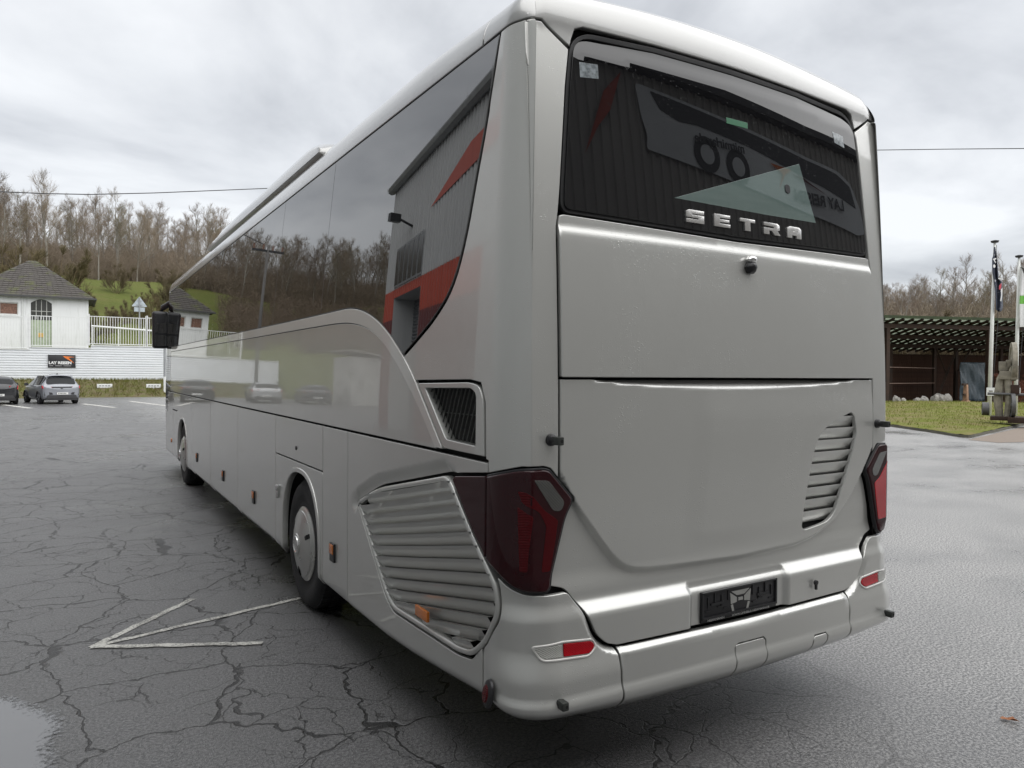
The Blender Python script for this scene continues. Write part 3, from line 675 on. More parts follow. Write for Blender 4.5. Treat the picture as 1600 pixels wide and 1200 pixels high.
# fence on top
def fence(x0, x1, z0, z1, label, mid=None):
    f = thing('metal_fence', label, 'fence', ((x0+x1)/2, WALL_Y+.06, z0), 0, 'white fence panels on the wall'); k = max(2, round((x1-x0)/.165)); y = WALL_Y+.06
    MB().box(((x0+x1)/2, y, z1), (x1-x0, .05, .05)).build('rail', M['white_paint'], f, world=True); MB().box(((x0+x1)/2, y, z0+.06), (x1-x0, .05, .05)).build('rail', M['white_paint'], f, world=True)
    pm = MB().box((0, 0, 0), (.034, .034, z1-z0-.11)).build('picket', M['white_paint'], f); pm.location = (x0+(x1-x0)/k-(x0+x1)/2, 0, (z1-z0+.06)/2)
    for i in range(2, k):
        c = pm.copy(); COL.objects.link(c); c.location.x = x0+(x1-x0)*i/k-(x0+x1)/2
    for x in (x0, x1-.001): MB().box((x, y, (z0+z1)/2+.05), (.10, .10, z1-z0+.22)).build('post', M['white_paint'], f, world=True)
    return f
xa, xb, xc, xd = xat(-120, 520), xat(46, 520), xat(139, 520), xat(230, 520)
fence(xa, xb-.09, 3.25, 5.40, 'white metal fence panel at the left edge, in front of the boarded window'); fence(xb, xc-.09, 3.42, 5.50, 'white metal fence panel in front of the arched green door'); fence(xc, xd-.06, 3.62, 5.62, 'white metal fence panel beside the building, before the grass and road sign'); fence(xd, xd+5.2, 3.64, 5.66, 'white metal fence panel running behind the coach mirror')
hr = thing('white_rail', 'long white rail on the grass behind the right fence panels', 'rail', (4, 60.2, 3.3))
MB().tube([(xc+.2, 60.2, 5.10), (xc+9, 60.2, 4.64)], .07, 8).build('rail', M['white_paint'], hr, world=True)
for k in range(6): MB().tube([(xc+.3+k*1.7, 60.2, 3.2), (xc+.3+k*1.7, 60.2, 5.10)], .045, 6).build('post', M['white_paint'], hr, world=True)
# verge in front of the wall
t = NT('mossy_verge'); nz = t.noise(2.5, detail=6, rough=.7); nf = t.noise(17., detail=5, rough=.7)
t.P(Base_Color=t.mix(t.rng(nz.outputs[0], .4, .62), t.mix(nf.outputs[0], (.075, .060, .030), (.19, .145, .085)), t.mix(nf.outputs[0], (.070, .080, .016), (.15, .16, .035))), Roughness=.95, Normal=t.bump(nf.outputs[0], 1., .08)); M['verge'] = t.m
V = []; F = []; xs2 = np.linspace(-13.5, 10, 90); prof = [(52.9, -.05), (53.3, .10), (54.0, .34), (54.9, .70), (55.9, 1.02), (57.0, 1.16)]
for x in xs2:
    for y, z in prof: V.append((x, y+random.uniform(-.12, .12)*(y < 56), z+random.uniform(-.07, .07)*(.0 < z < 1.1)))
for i in range(89):
    for j in range(5): F.append((i*6+j, (i+1)*6+j, (i+1)*6+j+1, i*6+j+1))
prop(mesh('verge', V, F, M['verge'], smooth=True), kind='structure')
def blades(name, fn, n, h, mat, seed, w=.012):
    g = random.Random(seed); V = []; F = []
    for _ in range(n):
        x, y, z = fn(g); k = len(V); a = g.uniform(0, 6.28); hh = h*g.uniform(.4, 1.2); dx, dy = math.cos(a)*w, math.sin(a)*w; lx, ly = g.uniform(-.5, .5)*hh, g.uniform(-.5, .5)*hh
        V += [(x-dx, y-dy, z), (x+dx, y+dy, z), (x-dy*.6, y+dx*.6, z), (x+lx, y+ly, z+hh)]; F += [(k, k+1, k+3), (k+1, k+2, k+3), (k+2, k, k+3)]
    return prop(mesh(name, V, F, mat), kind='stuff')
def grassmat(name, a, b, c):
    t = NT(name); nz = t.noise(1.7, detail=4); nf = t.noise(23., detail=2)
    t.P(Base_Color=t.mix(t.rng(nz.outputs[0], .45, .65, 0, .7), t.mix(nf.outputs[0], a, b), c), Roughness=.8); t.b.inputs['Specular IOR Level'].default_value = .2; return t.m
M['dead_grass'] = grassmat('rough_grass', (.06, .07, .015), (.17, .17, .04), (.17, .13, .07))
def vf(g):
    y = g.uniform(53.2, 56.95); return (g.uniform(-13, 10), y, float(np.interp(y, [q[0] for q in prof], [q[1] for q in prof]))-.04)
prop(blades('verge_grass', vf, 9000, .22, M['dead_grass'], 3, .03), 'rough yellowish grass and moss on the bank below the white wall', 'grass')
# ---- company board on the wall
sg = thing('company_board', 'black company board with an orange swoosh on the white wall', 'sign', (0, WALL_Y-.05, 2.6))
bx0, bx1 = xat(75, 564), xat(118, 564); bz1, bz0 = float(at_y(96, 554.3, WALL_Y)[2]), float(at_y(96, 574.3, WALL_Y)[2]); bw, bh = bx1-bx0, bz1-bz0
bo = bevel(MB().box(((bx0+bx1)/2, WALL_Y-.05, (bz0+bz1)/2), (bw, .05, bh)).build('board', simple('black_sign_face', (.022, .022, .024), .35), sg, world=True), .008)
M['orange'] = simple('orange_print', (.75, .19, .03), .5, vary=.1)
u = lambda x, y: (bx0+bw*x, bz1-bh*y)
def plate2(name, pts, mat, parent, y, th=.006):
    V = [(x, y, z) for x, z in pts]+[(x, y+th, z) for x, z in pts]; k = len(pts)
    vo, _, fo, _, _, _ = delaunay_2d_cdt([Vector(q) for q in pts], [(j, (j+1) % k) for j in range(k)], [], 1, 1e-6)
    F = [tuple(reversed(f)) for f in fo]+[(j, k+j, k+(j+1) % k, (j+1) % k) for j in range(k)]
    return mesh(name, V, F, mat, parent, world=True)
plate2('swoosh', [u(.54, .10), u(.98, .17), u(.74, .22), u(.96, .66), u(.60, .22)], M['orange'], bo, WALL_Y-.083)
text('sign_text', 'LAY REISEN', bh*.29, M['txtwhite'] if 'txtwhite' in M else M['white_paint'], ((bx0+bx1)/2-bw*.06, WALL_Y-.083, bz1-bh*.64), (R(90), 0, 0), bo, .004, 1.02, .014)
mg = simple('grey_lettering', (.22, .22, .22), .5)
for a, b in ((.05, .18), (.26, .5), (.56, .84)): plate2('small_lettering', [u(a, .82), u(a, .90), u(b, .90), u(b, .82)], mg, bo, WALL_Y-.081)
# ---- road sign seen from the back, bay signs, marker post
p = at_y(218, 505, 62.5); rs_ = thing('road_sign', 'back of a triangular road sign with a plate below, on a grey post', 'road sign', (p[0], p[1], 3.2))
za, zb_, zc_ = (float(at_y(218, q, 62.5)[2]) for q in (463, 479, 487))
MB().tube([(p[0], p[1], 3.1), (p[0], p[1], za-.1)], .05, 8).build('post', M['steel'], rs_, world=True)
hw = .56; M['sign_back'] = simple('sign_back_aluminium', (.42, .47, .50), .5, metal=.3)
plate2('triangle', [tuple(q) for q in rnd([(p[0]-hw, zb_), (p[0]+hw, zb_), (p[0], za)], .08, 3)], M['sign_back'], rs_, p[1]+.05, .012); plate2('plate', [(p[0]-.38, zc_), (p[0]+.38, zc_), (p[0]+.38, zb_-.06), (p[0]-.38, zb_-.06)], M['sign_back'], rs_, p[1]+.05, .012)
for z in (zb_+.12, zb_+.45): MB().box((p[0], p[1]+.02, z), (.5-.4*(z-zb_), .03, .05)).build('clamp', M['steel'], rs_, world=True)
for k, px in enumerate((163.5, 240)):
    p = at_y(px, 603, 54.6); b = thing('bay_sign', ('small white bay sign on a post right of the grey car', 'small white bay sign on a post next to the coach front')[k], 'sign', (p[0], p[1], .55), 0, 'bay signs on the verge')
    z = float(p[2]); MB().tube([(p[0], p[1], .45), (p[0], p[1], z)], .025, 6).build('post', M['white_paint'], b, world=True)
    o = MB().box((p[0], p[1]-.03, z), (.92, .03, .27)).build('board', M['white_paint'], b, world=True); bevel(o, .006)
    for j in range(4): MB().box((p[0]-.27+.18*j, p[1]-.047, z+.01), (.13, .004, .07)).build('lettering', mg, o, world=True)
p = at_y(257.5, 608, 54.0); mp = thing('marker_post', 'slim white post with a dark band beside the coach front', 'post', (p[0], p[1], .2)); zt = float(at_y(257, 497, 54.)[2])
for a, b, mt in ((.2, 1.4, 'white_paint'), (1.4, 3.6, 'steel'), (3.6, zt, 'white_paint')): MB().tube([(p[0], p[1], a), (p[0], p[1], b)], .085, 10).build('post_section', M[mt], mp, world=True)
# ================================================================ RIGHT SIDE: LAWN, SHED, FLAGPOLES, MACHINE
lp = [ground(*q)[:2] for q in ((1300, 655), (1395, 667), (1450, 675), (1512, 685), (1545, 677), (1600, 664), (1760, 632), (1700, 628), (1500, 634), (1300, 630))]
cl_ = np.mean(lp, 0)
t = NT('lawn'); nz = t.noise(.9, detail=6, rough=.65); nf = t.noise(30., detail=4, rough=.7)
t.P(Base_Color=t.mix(t.rng(nz.outputs[0], .42, .62), t.mix(nf.outputs[0], (.10, .12, .02), (.18, .20, .042)), t.mix(nf.outputs[0], (.16, .13, .06), (.25, .21, .10))), Roughness=.9, Normal=t.bump(nf.outputs[0], .8, .04)); t.b.inputs['Specular IOR Level'].default_value = .15; M['lawn'] = t.m
LPA = dens(np.array(rnd(lp, [.2, .2, .2, .6, .2, .2, .2, .2, .2, .2])), .5); LPA = LPA if area2(LPA) > 0 else LPA[::-1]
def lawn_z(x, y): return .09+.30*float(sm(0, 5., pdist(LPA, np.array([x]), np.array([y])))[0])
gx, gy = np.meshgrid(np.arange(LPA[:, 0].min(), LPA[:, 0].max(), .6), np.arange(LPA[:, 1].min(), LPA[:, 1].max(), .6)); gx = gx.ravel()+rng.uniform(-.15, .15, gx.size); gy = gy.ravel()+rng.uniform(-.15, .15, gy.size)
ok = inside(LPA, gx, gy) & (pdist(LPA, gx, gy) > .2); pts = np.r_[LPA, np.stack([gx[ok], gy[ok]], 1)]
vo, _, fo, _, _, _ = delaunay_2d_cdt([Vector(q) for q in pts], [(j, (j+1) % len(LPA)) for j in range(len(LPA))], [], 1, 1e-6)
V = [(v[0], v[1], lawn_z(v[0], v[1])+random.uniform(-.015, .015)) for v in vo]
prop(mesh('lawn', V, [tuple(f) for f in fo], M['lawn'], smooth=True), kind='structure')
inn = inset(LPA, .10); out_ = LPA; k = len(LPA); V = [(x, y, 0) for x, y in inset(LPA, -.03)]+[(x, y, .07) for x, y in inset(LPA, -.03)]+[(x, y, .07) for x, y in inset(LPA, .06)]
F = [(j, (j+1) % k, k+(j+1) % k, k+j) for j in range(k)]+[(k+j, k+(j+1) % k, 2*k+(j+1) % k, 2*k+j) for j in range(k)]
prop(mesh('lawn_kerb', V, F, simple('mossy_kerb', (.10, .095, .075), .85, vary=.3)), kind='structure')
M['lawn_blade'] = grassmat('lawn_blades', (.11, .14, .022), (.22, .245, .050), (.27, .235, .09))
near_ = [(x, y, lawn_z(x, y)) for x, y in zip(gx[ok], gy[ok]) if pdist(LPA, np.array([x]), np.array([y]))[0] > .5]
def lf(g):
    x, y, z = g.choice(near_); return (x+g.uniform(-.4, .4), y+g.uniform(-.4, .4), z-.03)
prop(blades('lawn_grass', lf, 16000, .11, M['lawn_blade'], 9, .014), 'short yellow-green grass of the lawn before the timber shed', 'grass')
pth = [ground(*q)[:2] for q in ((1512, 687.5), (1545, 680), (1600, 667), (1720, 640), (1760, 660), (1640, 690), (1560, 692))]
t = NT('pale_gravel_paving'); nf = t.noise(24., detail=5, rough=.7); nb = t.noise(.8, detail=4); t.P(Base_Color=t.mix(nb.outputs[0], t.mix(nf.outputs[0], (.13, .10, .08), (.30, .25, .20)), (.20, .16, .13)), Roughness=.8, Normal=t.bump(nf.outputs[0], .5, .02))
prop(mesh('gravel_path', [(x, y, .006) for x, y in pth], [tuple(range(len(pth)))], t.m), kind='structure')
# ---- open timber shed
O = at_depth(1380, 600, 44.0); O2 = at_depth(1660, 600, 46.5); e1 = Vector((O2[0]-O[0], O2[1]-O[1], 0)); Lsh = e1.length; rzs = math.atan2(e1.y, e1.x)
shed = thing('timber_shed', 'dark open-fronted timber shed with a translucent battened roof', 'shed', (O[0], O[1], 0.), rzs)
M['timber'] = simple('dark_timber', (.040, .024, .017), .75, vary=.35, scale=3., spec=.3); M['timber2'] = simple('brown_boards', (.060, .030, .020), .8, vary=.4, scale=4., spec=.25)
DEP = 6.2; ZF, ZK = 5.25, 3.55
t = NT('translucent_roof_sheet'); nz = t.noise(1.5, detail=4); b2 = t.n('ShaderNodeBsdfTranslucent'); b2.inputs[0].default_value = (.30, .34, .26, 1); ms = t.n('ShaderNodeMixShader'); ms.inputs[0].default_value = .5
t.P(Base_Color=t.mix(nz.outputs[0], (.06, .10, .03), (.16, .18, .11)), Roughness=.7); t.l(t.b.outputs[0], ms.inputs[1]); t.l(b2.outputs[0], ms.inputs[2]); t.l(ms.outputs[0], t.o.inputs[0]); M['sheet_roof'] = t.m
x0, x1 = -4.5, Lsh+5.5
V = []; F = []; nx_ = 130
for i in range(nx_+1):
    x = x0+(x1-x0)*i/nx_; dz = .035*math.cos(i*math.pi)
    V += [(x, -.5, ZF+.16+dz), (x, DEP+.3, ZK+.16+dz)]
F = [(2*i, 2*i+2, 2*i+3, 2*i+1) for i in range(nx_)]; mesh('roof_sheet', V, F, M['sheet_roof'], shed)
def zr(y): return ZF+(ZK-ZF)*(y+.5)/(DEP+.8)
M['batten'] = simple('mossy_batten', (.030, .045, .018), .85, vary=.4)
for k in range(13):
    y = -.42+k*(DEP+.5)/12; MB().box(((x0+x1)/2, y, zr(y)+.075), (x1-x0, .22, .05)).build('batten', M['batten'], shed)
k = 0; x = x0+.2
while x < x1:
    o = MB().tube([(x, -.45, zr(-.45)-.01), (x, DEP+.2, zr(DEP+.2)-.01)], .09, 4).build('rafter', M['timber'], shed); x += .66
for y in (.15, 2.3, 4.3): MB().box(((x0+x1)/2, y, zr(y)-.24), (x1-x0-.4, .16, .26)).build('purlin', M['timber'], shed)
MB().box(((x0+x1)/2, -.55, ZF+.10), (x1-x0, .05, .16)).build('fascia', M['batten'], shed)
for x in (.35, 7.55, 14.2): MB().box((x, .15, (zr(.15)-.37)/2), (.24, .22, zr(.15)-.37)).build('post', M['timber'], shed)
for x in (3.9, 7.3, 9.0, 12.6): MB().box((x, 4.3, (zr(4.3)-.37)/2), (.20, .2, zr(4.3)-.37)).build('post', M['timber'], shed)
MB().tube([(8.9, 4.1, zr(4)-.4), (7.5, 4.1, .6)], .10, 4).build('brace', M['timber'], shed); MB().tube([(7.35, 4.2, zr(4)-.45), (8.2, 4.2, 1.9)], .07, 4).build('brace', M['timber'], shed); MB().tube([(9.1, 4.2, 2.2), (10.1, 4.2, zr(4)-.4)], .07, 4).build('brace', M['timber'], shed)
bd = MB().box((0, 0, 0), (.165, .03, ZK-.25)).build('wall_board', M['timber2'], shed)
kk = int((x1-x0-.6)/.175); bd.location = (x0+.3, DEP, (ZK-.25)/2+.05)
for i in range(1, kk):
    c = bd.copy(); COL.objects.link(c); c.location = (x0+.3+i*.175, DEP+random.uniform(-.008, .008), (ZK-.25)/2+.05)
M['rail_pale'] = simple('weathered_rail', (.22, .15, .12), .7)
for z in (1.35, 2.35): MB().tube([(.45, .3, z), (7.25, 4.2, z)], .022, 6).build('rail', M['rail_pale'], shed)
for x in (x0+.1, x1-.1): MB().box((x, DEP/2, 1.7), (.06, DEP, 3.3)).build('side_wall', M['timber2'], shed)
MB().box(((x0+x1)/2, DEP/2+.3, .03), (x1-x0, DEP+.4, .06)).build('floor', simple('shed_earth', (.035, .03, .025), .95), shed)
MB().box(((x0+x1)/2, .55, .16), (x1-x0-.5, .22, .20)).build('sill_beam', M['timber'], shed)
def local(x, y, z=0.): return Vector((O[0], O[1], 0))+Matrix.Rotation(rzs, 3, 'Z') @ Vector((x, y, z))
# tarpaulin hanging inside
V = []; F = []; nu, nv = 26, 16
for i in range(nu+1):
    for j in range(nv+1):
        u_, v_ = i/nu, j/nv; V.append((8.2+u_*1.9, 3.0+.05*math.sin(u_*17+2*v_)+.05*math.sin(v_*9+u_*7)+.03*math.sin(u_*41+v_*23), .15+v_*2.6))
for i in range(nu):
    for j in range(nv): F.append((i*(nv+1)+j, (i+1)*(nv+1)+j, (i+1)*(nv+1)+j+1, i*(nv+1)+j+1))
tp = mesh('tarpaulin', V, F, simple('blue_grey_tarpaulin', (.055, .075, .09), .45, vary=.25), smooth=True); md = tp.modifiers.new('thick', 'SOLIDIFY'); md.thickness = .02
tp.location = (O[0], O[1], 0); tp.rotation_euler = (0, 0, rzs); prop(tp, 'blue-grey tarpaulin hanging inside the timber shed', 'tarpaulin')
# stones along the shed front
M['stone'] = simple('pale_rough_stone', (.27, .255, .235), .9, vary=.35, scale=7., bump=.5, bscale=18.)
def stone(x, y, z, sx, sy, sz, seed, name='stone'):
    g = random.Random(seed); bm = bmesh.new(); bmesh.ops.create_icosphere(bm, subdivisions=2, radius=1.)
    for v in bm.verts:
        f = 1+.22*math.sin(v.co.x*3.1+seed)+.18*math.sin(v.co.y*4.3+seed*2)+g.uniform(-.07, .07); v.co = Vector((v.co.x*sx, v.co.y*sy, max(v.co.z, -.55)*sz))*f
    me = bpy.data.meshes.new(name); bm.to_mesh(me); bm.free(); me.materials.append(M['stone']); o = bpy.data.objects.new(name, me); COL.objects.link(o); o.location = (x, y, z+.5*sz); return o
for i, (px, sz, lb) in enumerate(((1402, .20, 'small pale stone at the shed front beside the coach'), (1412, .15, 'small stone second from the coach at the shed front'), (1432, .17, 'flat stone before the shed rail'), (1443, .20, 'pale stone left of the wide bright stone'), (1448, .13, 'little stone leaning on its pale neighbour'), (1461, .22, 'bright white-topped stone in the row at the shed front'), (1469, .28, 'wide rounded stone in the middle of the shed row'), (1482, .26, 'very pale upright stone at the right end of the shed row'))):
    q = ground(px, 632); q2 = at_depth(px, 626, 42.8+.012*(px-1400)); prop(stone(q2[0], q2[1], .22, sz*1.25, sz, sz*1.35, i+3), lb, 'stone', 'stones along the shed front')
q = at_depth(1509, 620, 42.6); lg = thing('wooden_bollard', 'rough reddish wooden post with cross pegs in front of the shed', 'post', (q[0], q[1], .25))
M['red_wood'] = simple('weathered_red_wood', (.26, .155, .10), .85, vary=.35)
zt = float(at_depth(1509, 601, 42.6)[2]); o = MB().box((q[0], q[1], (.25+zt)/2), (.26, .26, zt-.25), taper=.7).build('shaft', M['red_wood'], lg, world=True); bevel(o, .03)
MB().box((q[0]-.12, q[1], 1.35), (.5, .12, .12)).build('peg', M['timber'], lg, world=True); MB().box((q[0], q[1], .75), (.56, .12, .10)).build('peg', M['timber'], lg, world=True); MB().box((q[0], q[1], .3), (.6, .5, .2), taper=.6).build('foot', M['red_wood'], lg, world=True)
q = at_depth(1598, 612, 43.5); plant('copper_hedge', SHRUBS, 2, q[0], q[1], 0., .62, 1., 'dense reddish-brown bush at the right edge before the shed', 'bush', None); M['copper'] = simple('reddish_twigs', (.20, .075, .05), .9)
hd = [o for o in bpy.data.objects if o.name.startswith('copper_hedge')][0]
for ch in hd.children:
    ch.data = ch.data.copy(); ch.data.materials.clear(); ch.data.materials.append(M['copper'])
# ---- flagpoles and flags
M['pole'] = simple('white_flagpole', (.66, .67, .64), .45, vary=.12, scale=2.)
def pole(pb, pt, D, label, notice_y, side):
    a = Vector(at_depth(*pb, D)); b = Vector(at_depth(*pt, D)); f = thing('flagpole', label, 'flagpole', tuple(a), 0, 'flagpoles on the lawn')
    MB().tube([a+Vector((0, 0, -.2)), a.lerp(b, .5), b], [.085, .07, .05], 12).build('shaft', M['pole'], f, smooth=True, world=True)
    MB().lathe([(0, .001), (0, .13), (.07, .16), (.10, .05), (.11, .001)], b, 'z', 14).build('finial', M['plastic'], f, world=True)
    MB().tube([a+Vector((.10, -.06, 1.2)), a.lerp(b, .55)+Vector((.22, -.12, 0)), b+Vector((.05, -.04, -.1))], .011, 5).build('halyard', M['plastic'], f, world=True)
    c = Vector(at_depth(pb[0]+side, notice_y, D-.12)); o = MB().box(c, (.30, .02, .34), Matrix.Rotation(-YAW-R(27), 3, 'Z')).build('notice', M['white_paint'], f, world=True)
    o2 = MB().box(c+Vector((-.012, -.012, .03)), (.13, .02, .045), Matrix.Rotation(-YAW-R(27), 3, 'Z')).build('notice_mark', mg, o, world=True)
    return a, b
a1, b1 = pole((1545, 658), (1554.5, 379), 30.5, 'white flagpole with the limp dark blue flag', 612, 3.0)
a2, b2_ = pole((1586, 652), (1592.5, 402), 31.5, 'white flagpole with the white and green flag', 612, 2.0)
def flag(name, D, outline_, label, mat, fold):
    """outline_: rows of (y, x_left, x_right) in photo pixels at the pole's distance; cloth with folds"""
    V = []; F = []; nu = 14; rows = []
    ys_ = np.linspace(outline_[0][0], outline_[-1][0], 40)
    for y in ys_:
        xl = np.interp(y, [r_[0] for r_ in outline_], [r_[1] for r_ in outline_]); xr_ = np.interp(y, [r_[0] for r_ in outline_], [r_[2] for r_ in outline_])
        for j in range(nu+1):
            u_ = j/nu; V.append(at_depth(xl+(xr_-xl)*u_, y, D+fold*math.sin(u_*9+y*.05)*(.4+.6*u_)))
    for i in range(39):
        for j in range(nu): F.append((i*(nu+1)+j, i*(nu+1)+j+1, (i+1)*(nu+1)+j+1, (i+1)*(nu+1)+j))
    o = mesh(name, V, F, mat, smooth=True); md = o.modifiers.new('cloth', 'SOLIDIFY'); md.thickness = .006; return prop(o, label, 'flag')
t = NT('dark_blue_flag'); nz = t.noise(2.5, detail=2, dist=1.); nw = t.noise(4., t.mapping((1, 1, 1.5), None, (1, .5, 0)), detail=2, dist=2.)
t.P(Base_Color=t.mix(t.rng(nw.outputs[0], .66, .69), t.mix(nz.outputs[0], (.030, .036, .055), (.075, .085, .12)), (.5, .5, .52)), Roughness=.6); M['flag_dark'] = t.m
fd = flag('flag', 30.3, [(386, 1552.8, 1555.5), (400, 1551.8, 1557), (404, 1550, 1558), (425, 1550.5, 1559.5), (436, 1552.5, 1560.5), (440, 1553, 1566), (455, 1555, 1566), (478, 1556, 1567), (484, 1556, 1566), (487, 1560, 1564)], 'limp dark blue flag with white and red print hanging on the left flagpole', M['flag_dark'], .12)
def patch(pts, D, mat, parent, name):
    V = [at_depth(x, y, D) for x, y in pts]; k = len(V); V += [Vector(v)+Vector((CF*.01).tolist()) for v in V]
    return mesh(name, V, [tuple(range(k)), tuple(range(2*k-1, k-1, -1))]+[(j, (j+1) % k, k+(j+1) % k, k+j) for j in range(k)], mat, parent)
M['flag_red'] = simple('red_print', (.45, .05, .07), .6); M['flag_white'] = simple('white_cloth', (.70, .70, .69), .7, vary=.06); M['flag_green'] = simple('green_cloth', (.14, .42, .06), .7, vary=.1)
patch([(1561.5, 446), (1565, 442), (1564.5, 449), (1562.5, 453), (1561, 452)], 30.0, M['flag_red'], fd, 'red_print'); patch([(1564, 452), (1566.5, 450), (1566, 462), (1564.5, 471), (1563, 470), (1564.5, 461)], 30.0, M['flag_white'], fd, 'white_print'); patch([(1560, 434), (1568, 436), (1568, 437.2), (1560, 435.8)], 30.0, M['flag_white'], fd, 'white_print')
patch([(1551.5, 404.5), (1556.5, 403), (1557, 404.5), (1554, 406), (1556.5, 410), (1555.3, 411), (1552.5, 406)], 30.0, M['flag_white'], fd, 'white_print'); patch([(1552, 414), (1554, 413), (1555.5, 415), (1555, 418), (1553, 418.5), (1552, 417)], 30.0, M['flag_white'], fd, 'white_print')
fw = thing('flag', 'white flag with a broad green stripe on the right flagpole', 'flag', tuple(at_depth(1594, 460, 31.2)))
def cloth(name, rows, mat):
    o = flag(name, 31.2, rows, None, mat, .22); [o.__delitem__(k) for k in ('category', 'label') if k in o]; o.parent = fw; o.matrix_parent_inverse = base_inv(fw)
cloth('white_field', [(416, 1593.5, 1596), (420, 1593.5, 1602), (430, 1593.5, 1612), (462, 1593.4, 1625)], M['flag_white']); cloth('green_stripe', [(462, 1593.4, 1625), (475, 1593.2, 1628)], M['flag_green']); cloth('white_field', [(475, 1593.2, 1628), (511, 1593, 1632)], M['flag_white'])
# ---- old mill machine on its slab
q = ground(1571, 656, .25); mc = thing('mill_machine', 'weathered old wooden mill machine with a tall wheel on a stone slab', 'machine', (q[0], q[1], .25), -YAW-R(36))
M['old_wood'] = simple('weathered_grey_wood', (.24, .22, .175), .9, vary=.35, scale=5., bump=.5, bscale=25.); M['old_iron'] = simple('grey_iron', (.12, .12, .12), .6, metal=.4)
def mbx(nm, c, d, mat='old_wood', rot=None, b=.02):
    o = MB().box(c, d, rot).build(nm, M[mat], mc); bevel(o, b); return o
mbx('slab', (.1, 0, .06), (1.1, .9, .14), 'timber'); mbx('slab', (.38, -.25, .02), (.6, .7, .2), 'timber')
o = MB().tube([(-.18, 0, .1), (-.24, 0, .8), (-.16, 0, 1.5), (.02, 0, 1.95)], [.13, .15, .14, .10], 10).build('curved_beam', M['old_wood'], mc); autosmooth(o)
o = MB().tube([(.05, -.1, .1), (.10, -.1, .7), (.06, -.1, 1.5)], [.11, .12, .12], 10).build('beam', M['old_wood'], mc); autosmooth(o)
def wheel2(nm, c, r, th, mat='old_wood'):
    o = MB().lathe([(-th/2, .001), (-th/2, r*.18), (-th*.3, r*.2), (-th*.3, r*.72), (-th/2, r*.76), (-th/2, r), (th/2, r), (th/2, r*.76), (th*.3, r*.72), (th*.3, r*.2), (th/2, r*.18), (th/2, .001)], c, 'x', 28).build(nm, M[mat], mc); autosmooth(o, 30); o.data.transform(Matrix.Translation(c) @ Matrix.Rotation(R(7), 4, 'Z') @ Matrix.Translation(-Vector(c))); return o
wheel2('tall_wheel', (.20, .1, 2.12), .70, .15); wheel2('side_wheel', (.22, -.3, .55), .42, .12, 'old_iron'); wheel2('side_wheel', (-.62, .1, .38), .24, .22, 'old_iron')
mbx('head_block', (.02, -.05, 1.62), (.44, .40, .30)); mbx('head_block', (.26, -.15, 1.72), (.20, .3, .5)); mbx('cap_block', (-.12, 0, 1.95), (.22, .24, .34)); mbx('cap_block', (.06, .05, 2.05), (.16, .2, .26))
o = MB().tube([(-.55, -.2, .95), (.9, -.2, .93)], .05, 10).build('axle', M['old_iron'], mc)
mbx('motor_box', (.28, -.1, 1.1), (.26, .3, .36), 'timber')
# ================================================================ HALL BEHIND THE CAMERA (seen mirrored in the coach)
def cladding(name, base, rot=0.):
    t = NT(name); nz = t.noise(.5, detail=4); st = t.noise(2.5, t.mapping((3, 3, .2)), detail=3)
    t.P(Base_Color=t.mix(t.rng(st.outputs[0], .5, .8, 0, .35), t.mix(nz.outputs[0], tuple(c*.9 for c in base), tuple(c*1.1 for c in base)), tuple(c*.6 for c in base)), Roughness=.5); return t.m
M['clad'] = cladding('grey_cladding', (.50, .51, .51)); M['clad_dark'] = cladding('brown_grey_cladding', (.42, .405, .385)); M['red_clad'] = cladding('red_band_cladding', (.50, .085, .05)); M['maroon'] = cladding('maroon_base', (.16, .04, .042))
hall = thing('depot_hall', 'grey metal depot hall with red band and roller door, mirrored in the coach', 'building', (-2.4, -8.5, 0))
HA = Vector((-7.75, 21.8, 0)); HBp = Vector((-2.4, -8.5, 0)); dW = (HBp-HA).normalized(); nW = Vector((-dW.y, dW.x, 0))     # nW points to the yard (+x)
if nW.x < 0: nW = -nW
def ribwall(nm, A, d, nrm, w0, w1, z0, z1, mat, pitch=.28, off=0.):
    V = []; F = []; w = w0; prof = []
    while w < w1:
        for a, b in ((0, 0), (.10, 0), (.13, .045), (.22, .045), (.25, 0)):
            if w+a < w1: prof.append((w+a, b))
        w += pitch
    prof.append((w1, 0)); k = len(prof)
    for z in (z0, z1):
        for a, b in prof: q = A+d*a+nrm*(b+off); V.append((q.x, q.y, z))
    return mesh(nm, V, [(j, j+1, k+j+1, k+j) for j in range(k-1)], mat, hall, world=True)
Lw = (HBp-HA).length; HH = 8.9
dw0, dw1, dz1 = 1.55, 5.15, 4.75
for z0, z1, mt in ((0, 4.0, 'maroon'), (4.0, 5.05, 'red_clad'), (5.05, HH, 'clad')):
    segs = [(0, dw0, mt), (dw1, 10.5, mt), (10.5, Lw, 'clad')] if z0 < dz1 else [(0, Lw, mt)]
    for a, b, m2 in segs: ribwall('wall', HA, dW, nW, a, b, z0, z1, M[m2])
    if z0 < dz1 < z1: ribwall('wall', HA, dW, nW, dw0, dw1, dz1, z1, M[mt])
